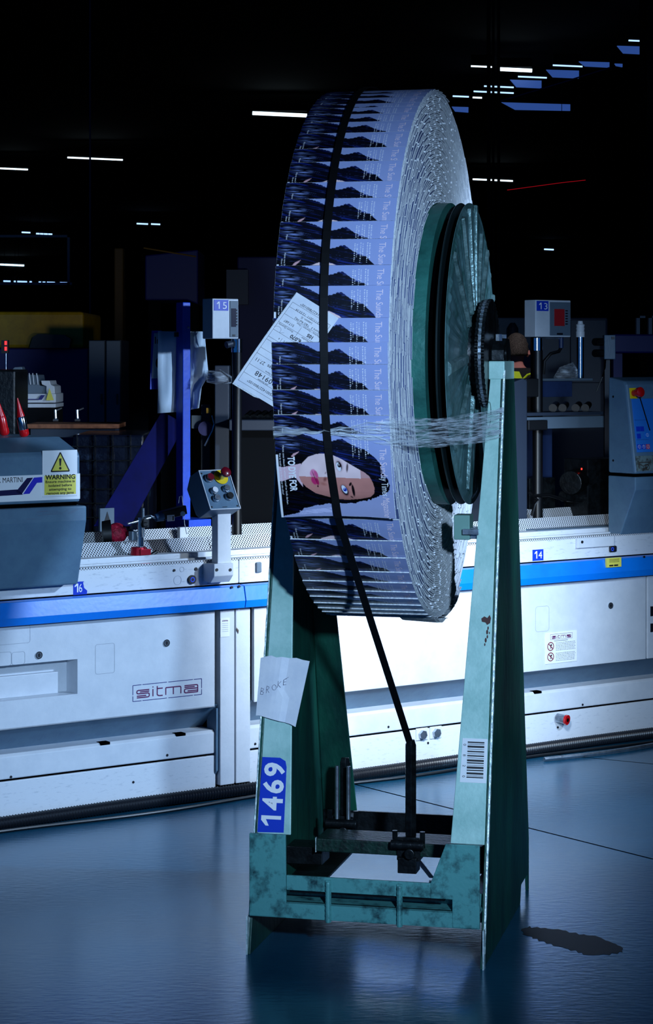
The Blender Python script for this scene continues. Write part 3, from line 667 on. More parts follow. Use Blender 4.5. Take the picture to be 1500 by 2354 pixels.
# cut edges seen on the right: every magazine a thin curved slab, wound in layers
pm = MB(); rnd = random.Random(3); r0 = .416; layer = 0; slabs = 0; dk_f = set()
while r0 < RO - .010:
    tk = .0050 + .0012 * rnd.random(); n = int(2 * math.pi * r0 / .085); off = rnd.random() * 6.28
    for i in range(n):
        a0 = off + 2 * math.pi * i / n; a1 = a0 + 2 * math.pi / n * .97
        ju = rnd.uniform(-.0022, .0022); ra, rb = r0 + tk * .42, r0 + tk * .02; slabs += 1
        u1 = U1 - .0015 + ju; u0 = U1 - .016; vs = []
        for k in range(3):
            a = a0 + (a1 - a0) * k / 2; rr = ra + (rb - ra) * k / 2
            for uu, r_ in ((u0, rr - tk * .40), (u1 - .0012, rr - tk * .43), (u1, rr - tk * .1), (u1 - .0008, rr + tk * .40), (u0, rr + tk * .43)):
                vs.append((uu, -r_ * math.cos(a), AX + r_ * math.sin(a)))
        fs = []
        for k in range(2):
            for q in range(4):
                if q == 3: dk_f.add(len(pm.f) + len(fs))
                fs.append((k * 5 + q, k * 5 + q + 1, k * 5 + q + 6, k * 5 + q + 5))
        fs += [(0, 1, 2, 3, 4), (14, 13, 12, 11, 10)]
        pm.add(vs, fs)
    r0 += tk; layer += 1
o = part('magazine_edges', pm, [page_side, mat('slab_gap_shade', (70, 84, 126), .5)], roll, 'pale cut edges of the wound magazines'); o['kind'] = 'stuff'  # dark second colour paints the shade in gaps between windings
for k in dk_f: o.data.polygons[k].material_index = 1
pm = MB(); r0 = .43
while r0 < RO - .012:
    tk = .008; pm.ring([(U0 + .004, r0), (U0 - .001 + rnd.uniform(-.001, .001), r0 + tk * .3), (U0 + .001, r0 + tk * .9)], 90, ctr=C0); r0 += tk
part('left_magazine_edges', pm, page_side, roll)['kind'] = 'stuff'
# core: green drum, two black grooves, ribbed end disc
part('core_drum', MB().ring([(U1 - .012, .30), (U1 - .012, .413), (.148, .413), (.148, .37)], 128, ctr=C0), mat('drum_green_paint', (50, 118, 108), .4, .15, (30, 84, 78), 8, .2), roll, 'green drum rim', smooth=True)
part('groove', MB().ring([(.147, .30), (.147, .372), (.200, .372), (.200, .30)], 128, ctr=C0), black_hole, roll, 'black recessed groove', smooth=True)  # near-black colour supplies the shade down in the groove
part('mid_flange', MB().ring([(.174, .36), (.174, .411), (.1765, .4125), (.179, .411), (.179, .36)], 128, ctr=C0), mat('edge_worn_steel', (26, 40, 42), .35, .3), roll, 'thin worn middle rim', smooth=True)
disc = MB(); NR = 56; prof_r = [.06, .12, .20, .28, .34, .385, .398, .412]
vs = []; rnd = random.Random(5); amp = [rnd.uniform(.0005, .0045) for _ in range(NR)]
for i in range(NR * 4):
    th = 2 * math.pi * i / (NR * 4); k = i // 4; ph = i % 4
    for j, r_ in enumerate(prof_r):
        d = (amp[k] if ph in (1, 2) else 0) * (1 if 0 < j < 6 else 0) * (1 if (k * 7) % 5 else .2)
        vs.append((.196 + (.008 if j < 6 else .004) + d * .9, -r_ * math.cos(th), AX + r_ * math.sin(th)))
m_ = len(prof_r); N4 = NR * 4
disc.add(vs, [(i * m_ + j, i * m_ + j + 1, ((i + 1) % N4) * m_ + j + 1, ((i + 1) % N4) * m_ + j) for i in range(N4) for j in range(m_ - 1)])
disc.ring([(.204, .06), (.199, .06), (.199, .412), (.201, .412)], 128, ctr=C0)
dk = part('end_disc', disc, mat('ribbed_disc_paint', (92, 128, 132), .45, .2, (30, 76, 68), 10, .25, 40, contrast=(.40, .66)), roll, 'ribbed grey green end disc')
# spokes: raised bars on the face of the disc
for k, (a, l0, l1, wd) in enumerate([(200, .10, .40, .013), (130, .12, .38, .011), (80, .12, .40, .010), (95, .12, .41, .010), (65, .12, .40, .010), (112, .12, .36, .009), (-6, .14, .39, .016), (-40, .14, .39, .011), (-75, .12, .38, .010), (-110, .12, .38, .010), (40, .12, .40, .010), (155, .12, .39, .010)]):
    a = R(a); d = Vector((0, -math.cos(a), math.sin(a))); n = Vector((0, d.z, -d.y)); c = Vector((0, 0, AX))
    A = [c + d * l0 + n * s * wd + Vector((uu, 0, 0)) for s, uu in ((-1, .205), (-.6, .217), (.6, .217), (1, .205))]
    B = [c + d * l1 + n * s * wd * 1.25 + Vector((uu, 0, 0)) for s, uu in ((-1, .203), (-.6, .212), (.6, .212), (1, .203))]
    part('spoke', MB().loft(A, B), mat('spoke_paint', (120, 150, 150), .38, .4, (60, 92, 90), 30, .4), dk, bevel=.0012)
# chain wheel
def gear(u0, u1, r, nt):
    pts = []
    for i in range(nt * 4):
        th = 2 * math.pi * i / (nt * 4); rr = r if i % 4 in (0, 1) else r - .007
        pts.append((-rr * math.cos(th), AX + rr * math.sin(th)))
    return MB().prism(pts, 0, u0, u1)
part('chain_wheel', gear(.232, .240, .147, 54), black_steel, roll, 'black toothed chain wheel')
part('chain_wheel', gear(.250, .258, .150, 54), black_steel, roll, 'black toothed chain wheel')
part('hub', MB().ring([(.20, .0), (.20, .09), (.232, .085), (.262, .04), (.262, .0)], 48, ctr=C0), black_steel, roll, smooth=True)
part('chain_links', MB().ring([(.241, .143), (.249, .143)], 60, ctr=C0), steel, roll)
for k in range(58):
    pass
ch = MB()
for k in range(54):
    th = 2 * math.pi * k / 54; r_ = .146
    ch.cyl((.2405, -r_ * math.cos(th), AX + r_ * math.sin(th)), (.2495, -r_ * math.cos(th), AX + r_ * math.sin(th)), .0032, n=6)
part('chain_rollers', ch, steel, roll, 'small bright chain rollers')

# ---- cover artwork, as colour values on a fine grid of the printed sheet
def hashn(ix, iy, seed):
    n = (ix * 374761393 + iy * 668265263 + seed * 144665) & 0x7fffffff
    n = ((n ^ (n >> 13)) * 1274126177) & 0x7fffffff
    return ((n ^ (n >> 16)) & 0xffff) / 65535.0
def vnoise(x, y, seed=1):
    ix = np.floor(x).astype(np.int64); iy = np.floor(y).astype(np.int64); fx = x - ix; fy = y - iy
    fx = fx * fx * (3 - 2 * fx); fy = fy * fy * (3 - 2 * fy)
    a = hashn(ix, iy, seed); b = hashn(ix + 1, iy, seed); c = hashn(ix, iy + 1, seed); d = hashn(ix + 1, iy + 1, seed)
    return (a * (1 - fx) + b * fx) * (1 - fy) + (c * (1 - fx) + d * fx) * fy
def inside(X, Y, poly):
    r = np.zeros(X.shape, bool); n = len(poly)
    for i in range(n):
        x0, y0 = poly[i]; x1, y1 = poly[(i + 1) % n]
        if y0 == y1: continue
        c = ((y0 > Y) != (y1 > Y)) & (X < (x1 - x0) * (Y - y0) / (y1 - y0) + x0); r ^= c
    return r
def L3(c): return np.array(lin(c))
def cover_art(A, B):
    """A 0..1 foot to head of the magazine, B 0..1 spine edge to open edge"""
    X = (267 * A - 2) * 5.357; Y = (196 * B - 13) * 5.357
    out = np.zeros(A.shape + (3,)); g = (vnoise(A * 9, B * 9, 4) - .5)
    bg = L3((150, 163, 212)); bg2 = L3((160, 160, 190))
    out[:] = bg * (1 - B[..., None] * .7) + bg2 * B[..., None] * .7
    wob = vnoise(A * 60, B * 60, 9) * .012 - .006
    hair = [(-.1, -.1), (.20, -.1), (.22, 0), (.30, .03), (.40, .09), (.47, .09), (.59, .065), (.67, .13), (.774, .18), (.867, .28), (.91, .36), (.925, .47), (.96, .52), (.975, .60), (.972, .66), (.93, .70), (.885, .72), (.855, .745), (.80, .78), (.69, .825), (.59, .84), (.47, .84), (.30, .87), (.20, .90), (.17, .955), (.03, .985), (-.1, 1.1)]
    hm_ = inside(A + wob, B + wob * 1.4, hair)
    st = vnoise(A * 7 + 3, (B - A * .28) * 95, 2); st2 = vnoise(A * 15, (B - A * .18 + .02 * np.sin(A * 9)) * 160, 3)
    hc = L3((8, 10, 24)) + (np.clip(st - .62, 0, 1) * 1.2)[..., None] * L3((34, 60, 170)) + (np.clip(st2 - .84, 0, 1) * 1.6)[..., None] * L3((110, 130, 215))
    left = np.clip(1 - np.abs(A - .10) / .12, 0, 1) * np.clip(1 - np.abs(B - (.05 + A * .55)) / .09, 0, 1)
    hc = hc + (left * np.clip(st2 - .45, 0, 1) * 2)[..., None] * L3((150, 170, 235))
    blk = np.clip((B - .16) * 10, 0, 1) * np.clip((.40 - A) * 8, 0, 1) + np.clip((B - .45) * 8, 0, 1)
    hc = hc * (1 - np.clip(blk, 0, 1) * .9)[..., None]
    out[hm_] = hc[hm_]
    # lavender wisp at lower left
    wis = inside(X, Y, [(230, 905), (640, 868), (640, 930), (300, 950), (220, 960)]) & (st2 > .3); out[wis] = L3((190, 190, 225))
    neck = inside(X, Y, [(-30, 330), (60, 350), (215, 320), (300, 300), (300, 600), (210, 470), (60, 520), (-30, 530)]); out[neck] = L3((226, 190, 200))
    ear_ = inside(X, Y, [(180, 215), (210, 180), (290, 150), (270, 170), (200, 222)]); out[ear_] = L3((215, 165, 170))
    face = [(262, 470), (268, 390), (310, 300), (390, 220), (500, 182), (600, 176), (700, 195), (800, 238), (900, 300), (1000, 360), (1080, 405), (1140, 455), (1175, 530), (1192, 600), (1182, 670), (1130, 718), (1000, 748), (850, 764), (720, 755), (600, 725), (450, 680), (340, 600), (282, 530)]
    fm = inside(X, Y, face); shade = .90 + .2 * vnoise(X / 120, Y / 120, 5)
    up = L3((236, 206, 208)); dn = L3((200, 132, 122)); fc = np.where((Y < 470 + (X - 500) * .03)[..., None], up, dn) * shade[..., None]
    fc = np.where((X > 1030)[..., None], np.where((Y < 480)[..., None], L3((200, 150, 150)), dn) * shade[..., None], fc)
    edge = np.clip((Y - 640) / 120, 0, 1)[..., None]; fc = fc * (1 - .45 * edge)
    out[fm] = fc[fm]
    def blob(cx, cy, rx, ry, col, rot=0.0, soft=.25, k=1.0):
        ca, sa = math.cos(rot), math.sin(rot); dx, dy = X - cx, Y - cy
        d = np.sqrt(((dx * ca + dy * sa) / rx) ** 2 + ((-dx * sa + dy * ca) / ry) ** 2)
        a = (np.clip((1 - d) / soft, 0, 1) * k)[..., None]; out[:] = out * (1 - a) + L3(col) * a
    # upper eye, brow
    blob(775, 325, 62, 95, (150, 110, 120), -.15, .7, .6); blob(772, 330, 40, 72, (30, 24, 34), -.2, .3); blob(766, 340, 30, 62, (235, 232, 240), -.25, .2)
    blob(778, 322, 27, 30, (40, 26, 30), 0, .2); blob(772, 316, 7, 8, (250, 250, 255)); blob(872, 350, 17, 74, (64, 40, 50), .12, .5, .9)
    # lower eye, brow
    blob(820, 640, 70, 95, (120, 60, 66), -.3, .7, .7); blob(818, 640, 44, 84, (24, 16, 26), -.42, .3); blob(815, 628, 30, 62, (232, 234, 246), -.42, .2)
    blob(822, 632, 26, 28, (40, 70, 190), 0, .25); blob(822, 632, 10, 11, (8, 10, 30)); blob(816, 624, 6, 6, (250, 250, 255))
    blob(925, 640, 20, 92, (16, 10, 16), -.10, .3); blob(895, 560, 18, 34, (16, 10, 16), .5, .4); blob(900, 725, 26, 12, (16, 10, 16), .6, .5, .8)
    # lips
    blob(438, 420, 40, 58, (226, 130, 170), .3, .3); blob(478, 440, 26, 60, (214, 90, 140), -.25, .3); blob(445, 520, 36, 62, (196, 44, 104), -.4, .3); blob(486, 530, 22, 56, (170, 30, 84), -.2, .3)
    blob(455, 470, 7, 105, (110, 20, 60), -.32, .5, .9); blob(488, 590, 10, 16, (60, 16, 30))
    # nose
    blob(585, 500, 30, 46, (110, 44, 44), .4, .8, .8); blob(598, 420, 12, 26, (120, 70, 80), .5, .8, .7); blob(560, 560, 60, 30, (150, 70, 60), .3, .9, .5); blob(700, 460, 120, 20, (244, 220, 220), 0, 1, .35)
    bord = (A < .02) & (B > .25); out[bord] = L3((235, 235, 240))
    return out

WU = U1 - U0
def sheet_point(a, b, kind):
    """a along the axle 0..1, b in metres down from the spine edge"""
    if kind == 'shingle':
        r_ = RO - .075 * b + .0006; th = -b / RO
        return Vector((U0 + a * WU, -r_ * math.cos(th), r_ * math.sin(th)))
    r_ = RO + .008; v = -(r_) + 1.1 * b * b + .12 * b; skew = 0.0
    return Vector((U0 + a * WU + skew * (1 - a * .15), v - .012 * (a > 2), -b))
def cover(name, kind, L, label, group, th0, na, bl):
    o = bpy.data.objects.new
    A, Bm = np.meshgrid(np.linspace(0, 1, na), np.array(bl)); col = cover_art(A, Bm / .212 * (.84 if kind == 'shingle' else 1))
    vs = [tuple(sheet_point(a, b, kind)) for a, b in zip(A.ravel(), Bm.ravel())]
    nb = len(bl)
    if kind == 'front':    # open edge lifts and curls a little
        vs = [(x, y - .010 * max(0, (b - .15)) / .06 * (1 - abs(a - .3)), z + (.006 * (b / .21) ** 2 * math.sin(a * 3.0))) for (x, y, z), a, b in zip(vs, A.ravel(), Bm.ravel())]
    fs = [(i * na + j, i * na + j + 1, (i + 1) * na + j + 1, (i + 1) * na + j) for i in range(nb - 1) for j in range(na - 1)]
    me = bpy.data.meshes.new(name); me.from_pydata(vs, [], fs); me.update()
    ca = me.color_attributes.new('print', 'FLOAT_COLOR', 'POINT')
    buf = np.ones((na * nb, 4), np.float32); buf[:, :3] = col.reshape(-1, 3); ca.data.foreach_set('color', buf.ravel())
    for p in me.polygons: p.use_smooth = True
    if 'cover_print' not in MATS:
        m = bpy.data.materials.new('cover_print'); m.use_nodes = True; nt = m.node_tree; bs = nt.nodes['Principled BSDF']
        at_ = nt.nodes.new('ShaderNodeAttribute'); at_.attribute_name = 'print'; nt.links.new(at_.outputs['Color'], bs.inputs['Base Color'])
        bs.inputs['Roughness'].default_value = .34; bs.inputs['Specular IOR Level'].default_value = .45
        tc = nt.nodes.new('ShaderNodeTexCoord'); n = nt.nodes.new('ShaderNodeTexNoise'); n.inputs['Scale'].default_value = 14; nt.links.new(tc.outputs['Object'], n.inputs['Vector'])
        bp = nt.nodes.new('ShaderNodeBump'); bp.inputs['Strength'].default_value = .25; bp.inputs['Distance'].default_value = .01; nt.links.new(n.outputs[0], bp.inputs['Height']); nt.links.new(bp.outputs[0], bs.inputs['Normal'])
        MATS['cover_print'] = m
    me.materials.append(MATS['cover_print'])
    ob = bpy.data.objects.new(name, me); COL.objects.link(ob)
    ob.location = w_of(FS, C0); ob.rotation_euler = (-th0, 0, FS[2]); tag(ob, label, 'magazine', group)
    # pages under the cover
    def sp(a, b, d):
        p = sheet_point(a, b, kind)
        if kind == 'front': p.y -= .010 * max(0, (b - .15)) / .06 * (1 - abs(a - .3)); p.z += .006 * (b / .21) ** 2 * math.sin(a * 3.0)
        n_ = Vector((0, p.y, p.z)).normalized() if kind == 'shingle' else Vector((0, -1, 0))
        return p - n_ * d
    bb = [L * i / 10 for i in range(11)]; mp = MB(); aa = [0, .25, .5, .75, 1]
    T = .0033 if kind == 'shingle' else .004
    mp.ribbon([[sp(a, b, .0004) for a in aa] for b in bb]); mp.ribbon([[sp(a, b, T) for a in aa] for b in bb])
    mp.ribbon([[sp(0, b, .0002), sp(-.004, b, T / 2), sp(0, b, T)] for b in bb]); mp.ribbon([[sp(1, b, .0002), sp(1.004, b, T / 2), sp(1, b, T)] for b in bb])
    mp.ribbon([[sp(a, -.0008, .0002) for a in aa], [sp(a, -.0012, T) for a in aa]]); mp.ribbon([[sp(a, L, .0002) for a in aa], [sp(a, L, T) for a in aa]])
    me2 = bpy.data.meshes.new('pages'); me2.from_pydata([tuple(v) for v in mp.v], [], mp.f); me2.materials.append(page_white)
    po = bpy.data.objects.new('pages', me2); COL.objects.link(po); po.parent = ob
    # lettering: reading down the sheet, tops of letters towards the head of the magazine
    def lf(a0, b0, lift=.0007):
        def f(x, y):
            a = a0 + y / WU; b = b0 + x; p = sp(a, b, 0); n_ = Vector((0, p.y, p.z)).normalized() if kind == 'shingle' else Vector((0, -1, 0))
            return p + n_ * lift
        return f
    W = MB(); Pk = MB(); full = kind == 'front'
    if full:
        text(Pk, 'The Sund', .0245, lf(.905, .036), width=.068, res=4)
        text(W, 'ay Times', .0245, lf(.905, .105), width=.050, res=4)
        text(Pk, 'Magazine', .0245, lf(.905, .158), width=.052, res=4, shear=.3)
        text(W, 'TO DYE FOR', .0245, lf(.105, .058), width=.088, res=4, offset=.0009)
        text(W, 'Hansa uses bleach to whiten herself to look darker.', .0068, lf(.062, .030), width=.150, res=2)
        text(W, 'How far would you go to change your skin colour?', .0068, lf(.030, .050), width=.104, res=2)
    else:
        text(Pk, 'The Sunday', .0245, lf(.885, .010), width=.078, res=3)
        text(W, 'Hansa uses bleach to', .0068, lf(.062, .034), width=.052, res=1)
        text(W, 'How far would', .0068, lf(.036, .050), width=.04, res=1)
    # five short cover lines at the head, too small to read
    rr = random.Random(11)
    for k, (a_, b0, b1) in enumerate([(.800, .012, .052), (.780, .010, .062), (.742, .012, .046), (.722, .010, .064), (.690, .014, .050), (.670, .012, .058)]):
        b = b0
        while b < b1:
            wl = rr.uniform(.0015, .0055)
            f = lf(a_, b); Wd = min(wl, b1 - b)
            n_ = max(1, int(Wd / .0016))
            for q in range(n_):
                x0 = q * .0016; rect2(W, f, x0, 0, x0 + .0011, rr.choice((.0022, .0022, .0034)))
            b += wl + .0014
    for nm, mm, ma in (('lettering', W, ink_white), ('masthead', Pk, ink_rose)):
        m3 = bpy.data.meshes.new(nm); m3.from_pydata([tuple(v) for v in mm.v], [], mm.f); m3.materials.append(ma)
        lo = bpy.data.objects.new(nm, m3); COL.objects.link(lo); lo.parent = ob
    return ob
def theta_of(y, rr=RO):
    lo, hi = R(-80), R(80)
    def py(t):
        z = 5.888 - .9736 * rr * math.cos(t); return 830 - 4900 * (AX - EYE + rr * math.sin(t)) / z
    for _ in range(50):
        m = (lo + hi) / 2
        if py(m) > y: lo = m
        else: hi = m
    return (lo + hi) / 2
bl = [.085 * i / 62 for i in range(63)] + [.11, .14, .17, .212]
G = 'magazines shingled around the roll'
LAB = 'magazine with dark hair on a lavender cover, overlapping others around the roll'
above = [731, 657, 610, 550, 509, 456, 418, 371, 340, 305, 280, 262, 247, 238]
loose = [955, 897, 838, 787]
below = [1194, 1243, 1282, 1315, 1339, 1360, 1375]
ths = [theta_of(y) for y in above]; t_ = ths[-1]
while t_ < R(100): t_ += R(4.4); ths.append(t_)
thb = [theta_of(y) for y in below]; t_ = thb[-1]
while t_ > R(-112): t_ -= R(4.0); thb.append(t_)
proto = cover('magazine', 'shingle', .212, LAB, G, ths[0], 190, bl)
for t_ in ths[1:] + thb:
    c = copy_tree(proto); c.rotation_euler = (-t_, 0, FS[2])
near = {787: 'magazine whose spine edge clamps down the paper delivery tag', 838: 'second magazine down from the delivery tag, curling clear of the roll',
        897: 'third magazine down from the delivery tag, above the film band', 955: 'magazine just above the fully shown cover, under the stretch film'}
for y in (787, 838, 897, 955):
    c = copy_tree(proto); t_ = theta_of(y, RO + .008); c['label'] = near[y]
    c.rotation_euler = (-t_, 0, FS[2]); c.scale = (1.0, 1.011, 1.011)
tf = theta_of(997, RO + .008)
fo = cover('magazine', 'front', .212, 'outermost magazine showing its whole cover, woman\'s face lying sideways', None, 0, 280, [.212 * i / 210 for i in range(211)])
r_ = RO + .008
fo.location = w_of(FS, (0, r_ * (1 - math.cos(tf)) + .0, AX + r_ * math.sin(tf)))

# black strap round the roll down to the post
rows = []; RS = RO + .0115; hw = .0098
path = []
for i in range(56):
    th = R(112 - (112 + 12) * i / 55)
    u = -.041 - .028 * max(0, th) / R(90)
    path.append((u, -RS * math.cos(th), AX + RS * math.sin(th)))
for i in range(1, 13):                    # over the fully shown cover
    b_ = .21 * i / 12; dv = -r_ * math.cos(tf) + 1.1 * b_ * b_ + .12 * b_ - .010 * max(0, (b_ - .15)) / .06 - .0035
    path.append((-.041 + .014 * i / 12, dv, AX + r_ * math.sin(tf) - b_))
p_end = (.040, -.062, .505); p0 = path[-1]
n = 12; path += [tuple(p0[k] + (p_end[k] - p0[k]) * (i / n) for k in range(3)) for i in range(1, n + 1)]
for p in path: rows.append([(p[0] - hw, p[1], p[2]), (p[0] + hw, p[1], p[2])])
strap = solo('strap', MB().ribbon(rows), black_plastic, 'black woven strap running down the covers to the post on the crossbar', 'strap', FS, (0, 0, AX), solid=.0014)
te = at(FS, 992, 2018, h=.004); ts_ = (.050, -.03, .185); tl = [tuple(ts_[k] + (te[k] - ts_[k]) * q for k in range(3)) for q in (0, .33, .66, 1)]
part('strap_tail', MB().ribbon([[(a - hw * .8, b, c), (a + hw * .8, b, c)] for a, b, c in tl]), black_plastic, strap, solid=.0014)

# delivery tag tucked under the magazines
def tag_fn(lift=0):
    c0 = at(FS, 535, 880, t=-.728); cx_ = at(FS, 632, 940, t=-.728); cy_ = at(FS, 678, 672, t=-.728)
    A = Vector((c0[0], c0[2])); X = Vector((cx_[0], cx_[2])); Y = Vector((cy_[0], cy_[2]))
    # reader's frame: origin upper left of the printed form = lower right in the picture
    O = X; ex = (A - X); ey = (Y - A); Wd, Hd = ex.length, ey.length; ex = ex / Wd; ey = ey / Hd
    def f(x, y):    # x right, y down the form, metres
        p = O + ex * x + ey * y; h_ = p.y - AX; rr = RO + .0032 + lift
        v = -math.sqrt(max(.01, rr * rr - h_ * h_))
        return (p.x, v, p.y)
    return f, Wd, Hd
f0, TW, TH = tag_fn()
tagt = thing('delivery_tag', 'white printed delivery tag tucked slantwise under a magazine of the roll', 'tag', FS, (-.16, -.72, 1.56))
rows = [[f0(TW * i / 8, TH * j / 20) for i in range(9)] for j in range(21)]
part('paper', MB().ribbon(rows), paper_white, tagt, solid=.0006)
rows = [[tuple(np.add(f0(TW * i / 8 + .0015, TH * j / 20 - (.004 if i > 3 else 0) * (1 - j / 20)), (0, .0012, 0))) for i in range(9)] for j in range(21)]
part('back_sheet', MB().ribbon(rows), page_white, tagt, solid=.0005)
ft, _, _ = tag_fn(.0010); fg = lambda x, y: ft(x, -y)
T_ = MB(); S_ = TW / .108
lw = .0006
for y in (.012, .036, .060, .092, .108, .132, .140, .160, .182, .205, .225, .238): line2(T_, fg, .006, -y * TH / .262, TW - .006, -y * TH / .262, lw)
for x in (.006, TW - .006):
    for k in range(12): line2(T_, fg, x, -(.012 + .226 * k / 12) * TH / .262, x, -(.012 + .226 * (k + 1) / 12) * TH / .262, lw)
q = TH / .262
def tl_(s, x, y, size, al='C', **k): text(T_, s, size, lambda a, b: fg(a, b - y * q), al, x0=x, **k)
cxm = TW / 2
tl_('*5001422780010S*', cxm, .026, .0095); tl_('Job Number', cxm + .003, .040, .006); tl_('209148', cxm + .002, .055, .018, spacing=1.1)
tl_('Job Name', cxm, .066, .006); tl_('Sunday Times  27.11', cxm - .002, .082, .0125); tl_('Format Number', cxm - .01, .098, .006); tl_('Insert Number', cxm - .01, .116, .006); tl_('INSERT', cxm + .004, .127, .012)
tl_('Layers / Type', cxm + .01, .138, .006)
for i in range(5):
    x = .03 + i * .014; line2(T_, fg, x, -.140 * q, x, -.152 * q, lw); tl_(str((3, 6, 1, 2, 4)[i]), x + .006, .150, .007)
tl_('Pallet Quantity', .04, .158, .0065); tl_('6,070', cxm - .004, .172, .0135, offset=.0003)
tl_('Pallet Number', .03, .180, .0065); tl_('Accum Quantity', TW - .03, .180, .0065); tl_('105', .032, .194, .012, offset=.0003); tl_('517,687', TW - .03, .194, .009)
line2(T_, fg, cxm, -.175 * q, cxm, -.198 * q, lw)
tl_('Machine / Operator / Date', .045, .203, .0062); tl_('Suora 3   T&D Ref PR2', cxm - .008, .212, .0078); tl_('Leeson, G', cxm, .2205, .0078); tl_('23/11/2011  12:33:34', cxm + .002, .230, .0085); tl_('*5001422780010S*', cxm, .247, .0095)
part('print', T_, ink, tagt, 'black printed form text')
sg = [(TW - .034 + .007 * k + .004 * math.sin(k * 2.2), -.166 * q + .006 * math.sin(k * 1.7)) for k in [i * .25 for i in range(16)]]
part('signature', stroke2(MB(), fg, sg, .0006), ink_grey, tagt)

# stretch film from the roll to the right frame
film = thing('stretch_film', 'clear crumpled stretch film tying the roll to the right frame', 'film', FS, (.2, -.35, 1.37))
rnd = random.Random(8)
def film_path(q, ex=0.0, wob=0.0):
    """q 0..1 across the band"""
    P_ = []
    for k in range(7):     # on the covers, fanning out from the strap
        t = k / 6; u = -.03 + (U1 + .03) * t; hh = 1.372 + (q - .5) * (.012 + .055 * t) + wob * math.sin(k * 2.1 + q * 20) * .004
        rr = RO + .0155 + ex; P_.append((u, -math.sqrt(rr * rr - (hh - AX) ** 2) , hh))
    a = P_[-1]; b = (.296, vf(1.37) - .004 - ex, 1.338 + q * .082)
    for k in range(1, 13):
        t = k / 12; P_.append((a[0] + (b[0] - a[0]) * t, a[1] + (b[1] - a[1]) * t + .006 * math.sin(t * 9 + q * 11) * t * (1 - t) * 3, a[2] + (b[2] - a[2]) * t - .012 * math.sin(math.pi * t) + wob * .003 * math.sin(t * 14 + q * 30)))
    P_.append((.3025, b[1] + .012, b[2] + .001))
    return P_
part('film_band', MB().ribbon([film_path(q / 14, .0, .6 + .5 * (q % 2)) for q in range(15)]), clear_film, film, smooth='all')
sm = MB()
for k in range(16):
    q = rnd.random(); sm.tube(film_path(q, .0015, rnd.uniform(.4, 1.6))[rnd.choice((0, 0, 5)):], [rnd.uniform(.0004, .0012)] * len(film_path(q)[0:]) if False else rnd.uniform(.0005, .0013), 5)
part('film_strands', sm, film_strand, film, 'bunched pale strands', smooth=True)['kind'] = 'stuff'
lf_ = MB()
for q in (0.2, .8):
    P_ = []
    for k in range(10):
        t = k / 9; u = -.03 - .145 * t; hh = 1.372 + (q - .5) * .05 * t + .004 * math.sin(k * 1.9); rr = RO + .0155
        P_.append((u, -math.sqrt(rr * rr - (hh - AX) ** 2), hh))
    lf_.v += []; 
    if q == .2: keep = P_
lf_.ribbon([keep, P_]); part('film_left', lf_, clear_film, film, smooth='all')

fan = MB(); rnd = random.Random(12)
for k in range(9):
    a0 = R(-78 - k * 3.2); dr = .004 + .012 * rnd.random(); rows = []
    for i in range(7):
        a = a0 - R(14) * i / 6; rr = RO - .004 + dr * math.sin(math.pi * min(1, i / 5)) + .010 * (i / 6) ** 2
        rows.append([(U1 - .09 + (.094 + .004 * math.sin(k * 2.1)) * j / 3, -rr * math.cos(a), AX + rr * math.sin(a) - .003 * j * (i / 6)) for j in range(4)])
    fan.ribbon(rows)
part('drooping_pages', fan, page_white, roll, 'loose page ends drooping under the roll', solid=.0008)['kind'] = 'stuff'
# ------------------------------------------------------------ the long wrapping machine (frame FM: s along, t into it, h up)
MH = dict(low=(.036, .153), beam=(.160, .242), panel=(.328, .667), band=(.669, .754), rail=(.757, .838))
def mach_section(s0, s1, name, label, post=None):
    t = thing(name, label, 'machine', FM, ((s0 + s1) / 2, .3, 0))
    part('kick_panel', MB().box((s0, .0, .036), (s1, .012, .153)), machine_dirt, t, 'scuffed lowest panel', bevel=.002)
    part('lower_beam', MB().prism([(.0, .163), (.0, .234), (.010, .243), (.11, .243), (.11, .16), (.003, .160)], 0, s0, s1), machine_grey, t, bevel=.003)
    part('recess', MB().prism([(-.012, .334), (.095, .240), (.11, .240), (.11, .334)], 0, s0, s1), mid_grey, t, 'undercut sloping back under the cover panel')  # darker grey than the panels, adding shade under the overhang
    part('machine_body', MB().box((s0 + .01, .10, .05), (s1 - .01, .75, .16)).box((s0 + .01, .115, .16), (s1 - .01, .75, .752)), dark_grey, t)
    return t
def bolt(mb, s, h, t=-.001, r=.006): return mb.cyl((s, t - .002, h), (s, t + .003, h), r, n=10)
L = mach_section(-.42, .842, 'wrapping_machine', 'left half of the pale grey and blue wrapping machine with the large sitma sign')
Rm = mach_section(.985, 3.75, 'wrapping_machine', 'right half of the pale grey and blue wrapping machine, behind the reel stand')
def fm(off): return lambda x, y: (x, off, y)
